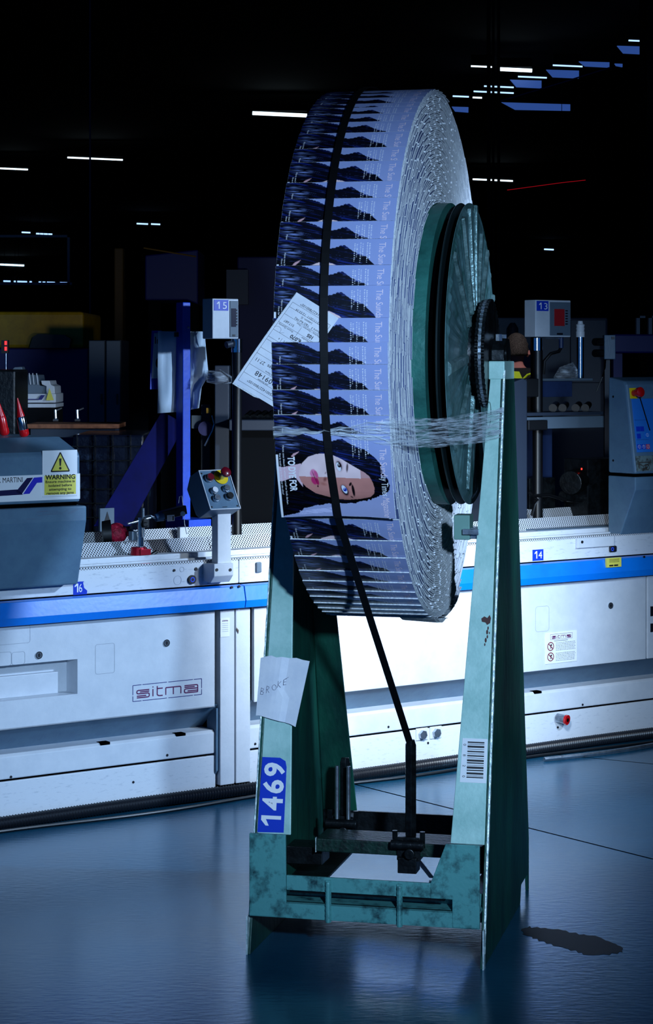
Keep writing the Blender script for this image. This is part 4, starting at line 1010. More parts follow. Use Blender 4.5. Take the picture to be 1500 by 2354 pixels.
# cover panels
def big_panel(t, s0, s1, cut=None):
    o = MB(); z0, z1 = MH['panel']
    if not cut: o.box((s0, -.018, z0), (s1, .0, z1)).box((s0, -.018, z0), (s1, .02, z0 + .004))
    else:
        c0, c1, a, b = cut
        o.box((s0, -.018, z0), (s1, .0, a)).box((s0, -.018, b), (s1, .0, z1)).box((s0, -.018, a), (c0, .0, b)) if c0 > s0 else o.box((s0, -.018, z0), (s1, .0, a)).box((s0, -.018, b), (s1, .0, z1))
        o.box((c1, -.018, a), (s1, .0, b)).box((s0, -.018, z0), (s1, .02, z0 + .004))
    return part('cover_panel', o, machine_grey, t, bevel=0 if cut else .002)
hA = at(FM, 178, 1515, t=-.018); hB = at(FM, 178, 1595, t=-.018)
cp = big_panel(L, -.42, .826, (-.43, hA[0], hB[2], hA[2]))
part('handle_pocket', MB().box((-.42, .06, hB[2] - .01), (hA[0] + .0, .07, hA[2] + .01)).box((-.42, -.0, hB[2] - .006), (hA[0], .065, hB[2])).box((hA[0], -.0, hB[2]), (hA[0] + .004, .065, hA[2])).box((-.42, .0, hA[2]), (hA[0], .065, hA[2] + .005)), machine_grey, cp)
part('pocket_insert', MB().box((-.42, .035, hB[2]), (hA[0] - .045, .06, hA[2] - .045)), machine_grey, cp, bevel=.002)
big_panel(Rm, .992, 2.905); big_panel(Rm, 2.915, 3.75)
# blue band and rail
def band(t, s0, s1):
    z0, z1 = MH['band']
    part('blue_band', MB().prism([(-.022, z0), (-.052, z0 + .004), (-.058, z0 + .030), (-.046, z1 - .004), (-.020, z1)], 0, s0, s1), trim_blue, t, 'bright blue trim band', bevel=.0015)
    part('side_rail', MB().box((s0, -.012, MH['rail'][0]), (s1, .02, .838)), machine_dirt, t, bevel=.002)
    part('deck', MB().box((s0, .02, .80), (s1, .75, .834)), black_steel, t)
    part('perforated_lip', MB().box((s0, -.012, .838), (s1, .018, .846)), perf, t)
    part('guide_bar', MB().box((s0, .075, .834), (s1, .135, .866)).box((s0, .045, .834), (s1, .058, .850)), steel if False else machine_dirt, t, 'pale guide bar', bevel=.003)
    part('perforated_guard', MB().loft([(s0, .17, .860), (s1, .17, .860), (s1, .172, .858), (s0, .172, .858)], [(s0, .20, .908), (s1, .20, .908), (s1, .202, .906), (s0, .202, .906)]), perf, t, 'perforated steel guard strip')
    part('perforated_guard', MB().loft([(s0, .40, .862), (s1, .40, .862), (s1, .402, .860), (s0, .402, .860)], [(s0, .43, .925), (s1, .43, .925), (s1, .432, .923), (s0, .432, .923)]), perf, t, 'perforated steel guard strip')
    part('belt', MB().box((s0, .21, .834), (s1, .40, .845)), dark_blue_grey, t)
band(L, -.42, .930); band(Rm, .933, 3.75)
# posts
for t, s0, s1 in ((L, .848, .908), (Rm, .914, .975)):
    p = part('post', MB().box((s0, -.020, .048), (s1, .07, .667)), machine_grey, t, bevel=.003)
    f_ = part('levelling_foot', MB().cyl(((s0 + s1) / 2, .03, .012), ((s0 + s1) / 2, .03, .05), .011).cyl(((s0 + s1) / 2, .03, 0), ((s0 + s1) / 2, .03, .018), .036, .024), black_steel, t)
part('side_bracket', MB().prism([(.05, .05), (.05, .32), (-.010, .32), (-.010, .10), (.02, .06)], 0, .838, .848), mid_grey, L)
a = at(FM, 506, 1422, t=-.021); b = at(FM, 527, 1463, t=-.021)
pl = part('rating_plate', MB().box((a[0], -.0225, b[2]), (b[0], -.020, a[2])), sticker_white, L, 'small rating plate with red heading')
pm_ = MB(); F_ = fm(-.0235)
for k in range(5): line2(pm_, F_, a[0] + .006, a[2] - .018 - .007 * k, b[0] - .006, a[2] - .018 - .007 * k, .0008)
part('plate_print', pm_, ink_grey, pl); part('plate_heading', text(MB(), 'sitma', .010, F_, 'C', x0=(a[0] + b[0]) / 2, y0=a[2] - .011, width=.024), ink_plum, pl)
a = at(FM, 541, 1441, t=-.021); part('chip_mark', MB().add([F_(a[0], a[2]), F_(a[0] + .012, a[2] - .012), F_(a[0] + .011, a[2] - .026), F_(a[0] + .005, a[2] - .014)], [(0, 1, 2, 3)]), mat('bare_brown_chip', (90, 72, 60), .7), Rm)
# panel furniture
def furn(t, lst):
    for px, py in lst:
        p = at(FM, px, py, t=-.019)
        k = part('panel_lock', MB().cyl((p[0], -.022, p[2]), (p[0], -.017, p[2]), .0125, n=24), steel, t)
        m = MB(); annulus2(m, fm(-.0226), p[0], p[2], .0125, .0030); poly2(m, fm(-.0226), ringpts(p[0], p[2], .005, .007, 12)); part('lock_ring', m, ink, k)
furn(L, [(89, 1506), (382, 1478)]); furn(Rm, [(1402, 1392)])
def grooves(t, rects, off=-.0186, r=.012):
    m = MB()
    for x0, y0, x1, y1 in rects:
        a = at(FM, x0, y0, t=-.018); b = at(FM, x1, y1, t=-.018); lo, hi = b[2], a[2]
        pts = []
        for cx, cz, a0 in ((b[0] - r, hi - r, 0), (a[0] + r, hi - r, 90), (a[0] + r, lo + r, 180), (b[0] - r, lo + r, 270)):
            pts += [(cx + r * math.cos(R(a0 + k * 18)), cz + r * math.sin(R(a0 + k * 18))) for k in range(6)]
        stroke2(m, fm(off), pts + [pts[0]], .0012)
    part('filled_cutout', m, faint_line, t, 'faint outline of a filled cutout')
grooves(L, [(219, 1482, 263, 1546), (-20, 1443, 69, 1477), (-20, 1502, 26, 1529), (27, 1500, 57, 1526)], r=.008); grooves(Rm, [(1230, 1395, 1261, 1450)])
m = MB()
for x, y in [(25, 1786), (384, 1736)]: p = at(FM, x, y, t=0); bolt(m, p[0], p[2], 0, .0045)
for x, y in [(306, 1798)]: p = at(FM, x, y, t=0); bolt(m, p[0], p[2], 0, .0045)
for x, y in [(532, 1350)]: p = at(FM, x, y, t=-.05); bolt(m, p[0], p[2], -.052, .0045)
part('panel_bolts', m, ink, L)
m = MB()
for x, y in [(586, 1710), (892, 1671), (983, 1708), (1338, 1620), (1281, 1672)]: p = at(FM, x, y, t=0); bolt(m, p[0], p[2], 0, .0045)
for x, y in [(549, 1348), (1479, 1280)]: p = at(FM, x, y, t=-.05); bolt(m, p[0], p[2], -.052, .0045)
part('panel_bolts', m, ink, Rm)
for x, y, T in [(242, 1711, L), (416, 1690, L), (1236, 1593, Rm)]:
    p = at(FM, x, y, t=.0); part('slot', MB().box((p[0] - .018, -.001, .236), (p[0] + .018, .03, .2445)), black_hole, T)
for x, y in [(968, 1688), (1000, 1684)]:
    p = at(FM, x, y, t=0); fl = part('bolt_plate', MB().box((p[0] - .028, -.004, p[2] - .022), (p[0] + .028, .0, p[2] + .024)), machine_grey, Rm, bevel=.0015)
    part('hex_bolt', MB().tube([(p[0], -.016, p[2]), (p[0], -.003, p[2])], .018, 6), steel, fl, bevel=.001)
p = at(FM, 1290, 1650, t=-.01)
sk = part('air_coupling', MB().cyl((p[0] - .016, .0, p[2]), (p[0] + .0, -.034, p[2] - .004), .018), steel, Rm, smooth=True)
part('red_ring', MB().cyl((p[0] + .0, -.034, p[2] - .004), (p[0] + .003, -.043, p[2] - .005), .020), red_plastic, sk, 'red ring', smooth=True)
part('ring_bore', MB().cyl((p[0] + .003, -.0431, p[2] - .005), (p[0] + .0032, -.0438, p[2] - .005), .008), black_hole, sk)

# sitma sign: boxed wordmark drawn as strokes
def wordmark(mb, fn, x, y, w_, h_, sw):
    """x,y lower left of the letters, fn maps to surface"""
    def st(*pts): stroke2(mb, fn, [(x + px * w_, y + py * h_) for px, py in pts], sw)
    # s (double lined), i, t, m, a (double lined)
    X = .74
    st((.20, X), (.02, X), (0, X - .06), (0, .46), (.02, .40), (.18, .40), (.20, .34), (.20, .06), (.18, 0), (0, 0)); st((.20, X - .17), (.05, X - .17)); st((0, .17), (.15, .17))
    st((.26, X), (.26, 0)); st((.26, 1.0), (.26, .90))
    st((.33, 1.0), (.33, .10), (.36, 0), (.42, 0)); st((.33, X), (.42, X))
    st((.47, 0), (.47, X), (.70, X), (.72, X - .06), (.72, 0)); st((.595, X), (.595, 0))
    st((.78, X), (.98, X), (1.0, X - .06), (1.0, 0), (.80, 0), (.78, .06), (.78, .34), (.80, .40), (1.0, .40)); st((.78, X - .17), (.95, X - .17)); st((.83, .17), (1.0, .17))
a = at(FM, 305, 1625, t=-.018); b = at(FM, 463, 1571, t=-.018)
x0, x1 = a[0], b[0]; y0 = .377 + .0; y1 = y0 + .055
F_ = fm(-.0188); m = MB()
for u0, u1 in ((x0, x0 + .034), (x0 + .038, (x0 + x1) / 2 - .003), ((x0 + x1) / 2 + .003, x1 - .036), (x1 - .032, x1)):
    for yy in (y0, y1): line2(m, F_, u0, yy, u1, yy, .0022)
for xx in (x0, x1): line2(m, F_, xx, y0, xx, y0 + .018, .0022); line2(m, F_, xx, y0 + .022, xx, y1, .0022)
part('sign_frame', m, ink_navy, cp, 'thin navy frame around the sitma wordmark')
m = MB(); wordmark(m, F_, x0 + .016, y0 + .011, x1 - x0 - .032, .034, .0040); part('sign_wordmark', m, ink_plum, cp, 'plum wordmark reading sitma')

# warning sticker plate on the right half
a = at(FM, 1252, 1458, t=-.0185); b = at(FM, 1325, 1453, t=-.0185); z1 = a[2] + .004; z0 = z1 - .123
ns = part('safety_notice', MB().box((a[0], -.0205, z0), (b[0], -.018, z1)), sticker_white, Rm, 'white sitma notice with two prohibition signs', bevel=.001)
F_ = fm(-.0212); X0, X1 = a[0], b[0]; W_ = X1 - X0
m = MB(); wordmark(m, F_, X0 + .034, z1 - .024, W_ - .068, .013, .0020)
for yy in (z1 - .028, z1 - .007): line2(m, F_, X0 + .026, yy, X1 - .026, yy, .001)
for xx in (X0 + .026, X1 - .026): line2(m, F_, xx, z1 - .028, xx, z1 - .007, .001)
part('notice_mark', m, ink_plum, ns)
m = MB(); rr = random.Random(4)
for blk in (z1 - .042, z1 - .083):
    for k in range(6):
        x = X0 + .054
        while x < X1 - .014: wl = rr.uniform(.004, .012); line2(m, F_, x, blk - k * .0058, min(x + wl, X1 - .01), blk - k * .0058, .0016); x += wl + .002
line2(m, F_, X0 + .045, z1 - .034, X1 - .05, z1 - .034, .0018)
part('notice_text', m, ink_grey, ns)
m = MB(); m2 = MB()
for cz in (z1 - .054, z1 - .095):
    cx = X0 + .027; annulus2(m, F_, cx, cz, .0175, .0035); line2(m, fm(-.0216), cx - .012, cz + .012, cx + .012, cz - .012, .0035)
    poly2(m2, F_, ringpts(cx + .003, cz + .005, .004, .004, 10)); line2(m2, F_, cx - .003, cz - .009, cx + .003, cz + .003, .003); line2(m2, F_, cx + .001, cz - .001, cx + .009, cz - .005, .002)
part('prohibition_sign', m, mat('sign_dark_red', (120, 20, 40), .5), ns); part('sign_figure', m2, ink, ns)
# number stickers
def numsticker(t, px0, py0, px1, py1, off, s, torn=False):
    a = at(FM, px0, py0, t=off); b = at(FM, px1, py1, t=off)
    pts = [(a[0], b[2]), (b[0], b[2]), (b[0], a[2]), (a[0], a[2])]
    if torn: pts = [(a[0], b[2]), (b[0], b[2]), (b[0] + .002, b[2] + .012), (b[0] - .010, b[2] + .022), (b[0] - .014, a[2] - .004), (b[0] - .010, a[2]), (a[0], a[2])]
    F1 = fm(off - .001)
    st = part('number_sticker', MB().loft([F1(*p) for p in pts], [fm(off)(*p) for p in pts]), sticker_blue, t, 'blue sticker reading ' + s)
    part('sticker_number', digits(MB(), s, (a[2] - b[2]) * .66, fm(off - .0016), (a[0] + b[0]) / 2 - (.006 if torn else 0), b[2] + (a[2] - b[2]) * .2, (b[0] - a[0]) * (.6 if torn else .8)), ink_white, st)
numsticker(L, 168, 1338, 199, 1366, -.012, '16', True); numsticker(Rm, 1223, 1264, 1248, 1288, -.012, '14')
a = at(FM, 1391, 1283, t=-.052); b = at(FM, 1424, 1302, t=-.052)
ys = part('yellow_label', MB().box((a[0], -.0605, b[2]), (b[0], -.050, a[2])), sticker_yellow, Rm, 'small yellow label on the blue band')
m = MB()
for k in range(3): line2(m, fm(-.0612), a[0] + .012, a[2] - .006 - .005 * k, b[0] - .012, a[2] - .006 - .005 * k, .0015)
for k in range(2): rect2(m, fm(-.0612), a[0] + .012 + .026 * k, b[2] + .004, a[0] + .034 + .026 * k, b[2] + .010)
part('label_print', m, ink, ys)
# sockets and covers on the rails
p = at(FM, 440, 1332, t=-.013)
so = part('socket', MB().cyl((p[0], -.020, p[2]), (p[0], -.010, p[2]), .0155), ink, L, 'round black socket with blue ring', smooth=True)
m = MB(); annulus2(m, fm(-.0206), p[0], p[2], .009, .0035); part('socket_ring', m, mat('socket_blue', (40, 80, 220), .4), so)
m = MB()
for x, y, r_ in [(400, 1311, .0045), (450, 1308, .006), (170, 1328, .010)]: p = at(FM, x, y, t=-.013); bolt(m, p[0], p[2], -.0135, r_)
part('rail_bolts', m, ink, L)
m = MB()
for x, y, r_ in [(418, 1309, .009), (408, 1334, .016)]: p = at(FM, x, y, t=-.013); annulus2(m, fm(-.0128), p[0], p[2], r_, .001)
part('rail_rings', m, faint_line, L)
p = at(FM, 590, 1305, t=-.013); part('rail_handle', MB().box((p[0] - .006, -.022, p[2] - .018), (p[0] + .016, -.012, p[2] + .020)), cabinet_grey, Rm, bevel=.004)
p = at(FM, 1405, 1262, t=-.015)
so = part('socket', MB().box((p[0] - .014, -.022, p[2] - .013), (p[0] + .024, -.012, p[2] + .013)), ink, Rm, bevel=.008)
m = MB(); annulus2(m, fm(-.0226), p[0] - .002, p[2], .008, .004); part('socket_ring', m, mat('socket_blue', (40, 80, 220), .4), so)
a = at(FM, 1322, 1237, t=-.013); b = at(FM, 1398, 1255, t=-.013); part('hinge_cover', MB().box((a[0], -.026, b[2]), (b[0] + .02, -.012, a[2])), machine_grey, Rm, bevel=.002)
part('hinge_screw', bolt(MB(), at(FM, 1337, 1246, t=-.026)[0], at(FM, 1337, 1246, t=-.026)[2], -.026, .006), ink, Rm)
p = at(FM, 1498, 1405, t=-.018); part('vent_slot', MB().box((p[0] - .01, -.02, p[2] - .02), (p[0] + .04, -.017, p[2] + .02)).box((p[0] - .01, -.02, p[2] - .085), (p[0] + .04, -.017, p[2] - .05)), ink, Rm)

# ------------------------------------------------------------ grey feeder unit, left
def feeder():
    s1 = .246
    t = thing('feeder_unit', 'big grey feeder head with warning sign on the left end of the machine', 'feeder', FM, (0, .1, .79))
    up = part('hood', MB().prism([(-.12, 1.078), (-.12, 1.232), (-.108, 1.246), (.02, 1.290), (.36, 1.290), (.36, 1.078)], 0, -.6, s1 - .012), mid_grey, t, bevel=.006)
    part('white_strip', MB().box((-.6, -.1235, 1.088), (s1 - .014, -.119, 1.172)), sticker_white, up, 'white strip with blue slanting bars')
    part('hopper', MB().prism([(-.145, 1.066), (-.145, 1.018), (-.085, .800), (.30, .800), (.30, 1.066)], 0, -.6, s1), mid_grey, t, bevel=.006)
    part('gap', MB().box((-.6, -.11, 1.064), (s1 - .02, .34, 1.080)), black_hole, t)
    F_ = fm(-.1245); m = MB()
    def P(x, y): q = at(FM, x, y, t=-.1245); return (q[0], q[2])
    poly2(m, F_, [P(-60, 1132), P(40, 1125), P(53, 1137), P(-60, 1144)]); poly2(m, F_, [P(36, 1131), P(62, 1099), P(76, 1098), P(50, 1136)])
    part('navy_bar', m, mat('logo_navy', (24, 22, 70), .4), up)
    m = MB(); poly2(m, F_, [P(53, 1136), P(78, 1098), P(101, 1096), P(101, 1109), P(85, 1110), P(68, 1135)]); part('blue_bar', m, mat('logo_blue', (48, 48, 190), .4), up)
    p = P(2, 1110); q = P(52, 1104); text(m := MB(), 'MÜLLER MARTINI', .024, F_, 'R', x0=q[0], y0=p[1] + .0, width=(q[0] - p[0]) * 1.85); part('logo_lettering', m, ink, up)
    # warning sign
    a = P(97, 1033); b = P(170, 1140)
    sg = part('warning_sign', MB().box((a[0], -.1275, b[1]), (s1 - .026, -.123, a[1] - .004)), sticker_white, up, 'white warning sign with yellow triangle', bevel=.0015)
    F2 = fm(-.1282); w_ = s1 - .026 - a[0]; cx = a[0] + w_ / 2; H_ = a[1] - .004 - b[1]; z0 = b[1]
    rect_ = MB(); rect2(rect_, F2, a[0] + .006, z0 + .007, s1 - .032, z0 + H_ * .46); tri = [(cx - .034, z0 + H_ * .545), (cx + .034, z0 + H_ * .545), (cx, z0 + H_ * .95)]
    poly2(rect_, F2, tri); part('yellow_field', rect_, sticker_yellow, sg)
    m = MB(); F3 = fm(-.1286)
    stroke2(m, F3, tri + [tri[0]], .0042); poly2(m, F3, [(cx - .0048, z0 + H_ * .82), (cx + .0048, z0 + H_ * .82), (cx + .0024, z0 + H_ * .66), (cx - .0024, z0 + H_ * .66)]); poly2(m, F3, ringpts(cx, z0 + H_ * .61, .0046, .0046, 12))
    text(m, 'WARNING', .0215, F3, 'C', x0=cx, y0=z0 + H_ * .375, width=w_ * .86, offset=.0006)
    for k, s in enumerate(('Ensure machine is', 'isolated before', 'attempting to', 'remove any jams')): text(m, s, .0115, F3, 'C', x0=cx, y0=z0 + H_ * (.30 - .082 * k), width=w_ * (.84, .68, .64, .78)[k], offset=.0003)
    part('sign_print', m, ink, sg)
    sc = MB(); rr = random.Random(2)
    for k in range(9): x = .02 + rr.random() * .1; z = 1.03 + rr.random() * .025; line2(sc, fm(-.1458), x, z, x + .02 + rr.random() * .04, z + rr.uniform(-.003, .003), .0008)
    for k in range(4): x = .13 + rr.random() * .06; z = 1.025 + rr.random() * .02; line2(sc, fm(-.1458), x, z, x + .03, z + .014, .0008)
    part('scratches', sc, ink_grey, t)
    for (bx_, by_, tx, ty, lb) in [(57, 1003, 40, 915, 'red pointed bottle with clear body, standing right on the feeder head'), (12, 1000, -6, 915, 'red pointed bottle cut by the left picture edge on the feeder')]:
        base = at(FM, bx_, by_, h=1.292); t0 = base[1]; top = at(FM, tx, ty, t=t0)
        bt = thing('glue_bottle', lb, 'bottle', FM, base, 'red pointed bottles on the feeder head')
        A, B = Vector(base), Vector(top); g = lambda k: A + (B - A) * k
        part('nozzle_cap', MB().tube([g(.50), g(.55), g(.8), g(1)], [.0135, .0125, .0065, .002], 16), red_plastic, bt, smooth=True)
        part('bottle', MB().tube([g(.015), g(.10), g(.48), g(.52)], [.012, .0155, .0150, .0130], 16), chrome if 'clear' in lb else red_plastic, bt, smooth=True)
        part('bottle_foot', MB().tube([g(0), g(.05), g(.18)], [.011, .0165, .0165], 16), red_plastic, bt, smooth=True)
feeder()

# ------------------------------------------------------------ push button box on its pedestal
def pendant():
    a = at(FM, 455, 1172, t=-.10); t = thing('button_box', 'tilted grey push button box on a square pedestal with red stop button', 'control box', FM, (.79, -.05, .79))
    s0, s1 = at(FM, 483, 1173, t=-.11)[0], at(FM, 553, 1168, t=-.11)[0]
    hb = at(FM, 483, 1173, t=-.11)[2]; tl_ = at(FM, 455, 1082, s=s0); top_t, ht = tl_[1], tl_[2]
    prof = [(-.11, hb), (top_t, ht), (top_t + .055, ht - .022), (top_t + .075, ht - .07), (-.015, hb - .022), (-.035, hb - .032)]
    part('box_body', MB().prism(prof, 0, s0, s1), mid_grey, t, bevel=.002)
    O = Vector((s0, -.11, hb)); ey = Vector((0, top_t + .11, ht - hb)); HH = ey.length; ey.normalize(); n = Vector((0, -ey.z, ey.y)); W_ = s1 - s0
    def fp(off): return lambda x, y: O + Vector((1, 0, 0)) * x + ey * y + n * off
    fr = MB()
    for x0, y0, x1, y1 in ((0, 0, W_, .003), (0, HH - .003, W_, HH), (0, 0, .003, HH), (W_ - .003, 0, W_, HH)):
        fr.loft([fp(0)(x0, y0), fp(0)(x1, y0), fp(0)(x1, y1), fp(0)(x0, y1)], [fp(.003)(x0, y0), fp(.003)(x1, y0), fp(.003)(x1, y1), fp(.003)(x0, y1)])
    part('face_frame', fr, machine_grey, t)
    m = MB()
    for x, y in ((.01, .012), (W_ - .01, .012), (.01, HH - .012), (W_ - .01, HH - .012)): poly2(m, fp(.0012), ringpts(x, y, .0035, .0035, 10))
    line2(m, fp(.0012), W_ * .42, .010, W_ * .58, .010, .002); part('face_screws', m, ink, t)
    def btn(x, y, r, hgt, mt, ring=True, lb=None):
        p = fp(0)(x, y)
        bz = part('button_bezel', MB().cyl(p, p + n * .010, r * 1.12, r * 1.08), steel, t, smooth=True)
        part('button_cap', MB().cyl(p + n * .009, p + n * hgt, r * .92, r * .86), mt, bz, lb, smooth=True)
        if ring: m = MB(); annulus2(m, fp(hgt + .0004), x, y, r * .5, r * .14, 16); part('button_symbol', m, ink_grey, bz)
    btn(.032, HH - .034, .015, .020, dark_red, False, 'dark red lamp'); btn(.036, HH * .46, .0125, .017, sticker_white, False, 'white button')
    btn(W_ - .038, HH * .50, .0125, .017, steel); btn(.036, HH * .27, .0125, .017, steel); btn(W_ - .036, HH * .30, .0135, .019, black_plastic, False, 'black button')
    p = fp(0)(W_ - .042, HH - .030)
    es = part('stop_disc', MB().cyl(p + n * .001, p + n * .004, .0275, n=36), yellow_plastic, t, 'yellow emergency stop disc', smooth=True)
    part('stop_stem', MB().cyl(p + n * .004, p + n * .034, .011), steel, es, smooth=True)
    part('stop_mushroom', MB().tube([p + n * .030, p + n * .036, p + n * .044, p + n * .049, p + n * .050], [.012, .019, .0185, .012, .002], 24), dark_red, es, 'dark red mushroom button', smooth=True)
    q = at(FM, 500, 1180, t=-.065)[0]; q1 = at(FM, 531, 1180, t=-.065)[0]
    part('pedestal', MB().box((q, -.065, .83), (q1, -.025, hb + .0)), machine_grey, t, bevel=.003)
    c0 = at(FM, 492, 1305, t=-.085)[0]; c1 = at(FM, 534, 1305, t=-.085)[0]
    cl = part('pedestal_foot', MB().prism([(-.012, .835), (-.085, .838), (-.085, .795), (-.060, .770), (-.012, .770)], 0, c0, c1 + .004), machine_grey, t, bevel=.002)
    for x in (498, 529): p = at(FM, x, 1310, t=-.086); part('foot_screw', MB().cyl((p[0], -.0875, p[2]), (p[0], -.083, p[2]), .0055, n=14), ink, cl)
pendant()

# ------------------------------------------------------------ clamp stand with sensor on the deck
def sensor():
    b = at(FM, 323, 1276, t=.105); s, tt = b[0], .105
    t = thing('sensor_stand', 'chrome rod stand with red clamp base holding a black barcode sensor', 'sensor', FM, (s, tt, .866))
    Q = lambda x, y, T=tt: Vector(at(FM, x, y, t=T))
    part('rod', MB().cyl((s, tt, .87), Q(321, 1190), .0085), chrome, t, smooth=True)
    part('rod_sleeve', MB().cyl((s, tt, .87), (s, tt, Q(321, 1235).z), .0125), chrome, t, smooth=True)
    part('upper_rod', MB().cyl(Q(329, 1235, .13), Q(329, 1168, .13), .0050), steel, t, smooth=True)
    part('clamp_base', MB().cyl((s - .008, tt, .866), (s - .008, tt, .894), .030, .026).box((s - .02, tt - .035, .867), (s + .022, tt + .02, .888)), mat('red_anodised', (170, 16, 40), .3, .5), t, 'red clamp base', bevel=.002)
    part('clamp_lever', MB().tube([Q(330, 1284), Q(345, 1277), Q(360, 1268)], [.009, .006, .0065], 10), black_plastic, t, smooth=True)
    part('cross_clamp', MB().box(tuple(Q(326, 1213) - Vector((0, .012, 0))), tuple(Q(340, 1192) + Vector((0, .02, 0)))).cyl(Q(334, 1206, .08), Q(334, 1206, .15), .009), black_plastic, t, bevel=.003)
    part('arm_rod', MB().cyl(Q(294, 1204), Q(346, 1190), .0042), steel, t, smooth=True)
    sb = part('sensor_body', MB().tube([Q(370, 1186, .10), Q(424, 1171, .10)], [.022, .022], 4), black_plastic, t, bevel=.002)
    part('sensor_gland', MB().cyl(Q(357, 1191, .10), Q(372, 1186, .10), .0135, .019), mat('blue_gland', (40, 80, 120), .4), sb, smooth=True)
    a_ = Q(384, 1191, .074); m = MB(); F_ = lambda x, y: a_ + Vector((1, 0, .02)).normalized() * x + Vector((-.02, 0, 1)).normalized() * y
    rect2(m, F_, 0, -.012, .030, .010); lb = part('sensor_label', m, sticker_white, sb)
    m = MB(); F2 = lambda x, y: F_(x, y) + Vector((0, -.0006, 0)); rr = random.Random(9)
    for k in range(5): line2(m, F2, .003, -.008 + k * .0035, .018, -.008 + k * .0035, .0008)
    rect2(m, F2, .021, -.010, .027, .006); part('label_print', m, ink, lb)
    part('cable_plug', MB().cyl(Q(420, 1181, .074), Q(420, 1181, .070), .009), sticker_white, sb)
    part('sensor_cable', MB().tube([Q(357, 1191, .10), Q(346, 1186, .10), Q(338, 1186, .11), Q(331, 1190, .12)], .0035, 8), steel, t, smooth=True)
    part('wire', MB().tube([Q(410, 1157, .2), Q(412, 1142, .2), Q(418, 1140, .2), Q(421, 1170, .2), Q(424, 1205, .2), Q(429, 1228, .2)], .0016, 6), steel, t, smooth=True)
    # red round brush / horn
    c = at(FM, 268, 1226, t=.24); t2 = thing('brush_head', 'round dark red brush head with black side arm over the guard', 'brush', FM, (c[0], .24, .845))
    C_ = Vector(c); ax = Vector((.9, -.45, .05)).normalized()
    def dome(r, k0, k1, n=10): return [C_ + ax * (r * math.sin(R(k0 + (k1 - k0) * i / n))) for i in range(n + 1)], [max(.001, r * math.cos(R(k0 + (k1 - k0) * i / n))) for i in range(n + 1)]
    pts, rs = dome(.038, -70, 80); part('head', MB().tube(pts, rs, 20), mat('red_bristle', (190, 20, 60), .6, 0, (110, 6, 30), 60, .6, 90), t2, smooth='all')
    part('hub', MB().cyl(C_ + ax * .030, C_ + ax * .048, .014, .010), black_plastic, t2, smooth=True)
    part('side_arm', MB().tube([C_ + ax * .045, Q(300, 1226, .17), Q(308, 1236, .13)], [.012, .014, .012], 10), black_steel, t2, smooth=True)
    part('arm_block', MB().box(tuple(Q(300, 1243, .13) - Vector((0, .01, 0))), tuple(Q(312, 1221, .13) + Vector((0, .015, 0)))), cabinet_grey, t2, bevel=.002)
    part('back_cover', MB().tube([C_ - ax * .05, C_ - ax * .02], [.046, .050], 20), black_plastic, t2, smooth=True)
    part('support', MB().cyl(C_ - ax * .03 + Vector((0, .01, 0)), (C_.x, C_.y + .02, .845), .012), black_steel, t2)
    # small white bracket on the guard
    for px, w_, lb in ((421, .035, 'white perforated bracket clipped on the rear guard strip'), ):
        p = at(FM, px, 1237, t=.38); solo('guard_bracket', MB().box((p[0] - w_ / 2, .375, .85), (p[0] + w_ / 2, .395, .93)), machine_grey, lb, 'bracket', FM, (p[0], .385, .85), bevel=.002)
    p = at(FM, 436, 1243, t=.33); solo('guard_clip', MB().prism([(-.018 + p[0], .86), (p[0] + .012, .86), (p[0] + .018, .875), (p[0] + .008, .892), (p[0] - .018, .878)], 1, .32, .34), steel, 'small angled metal clip beside the blue post foot', 'clip', FM, (p[0], .33, .86), bevel=.001)
sensor()

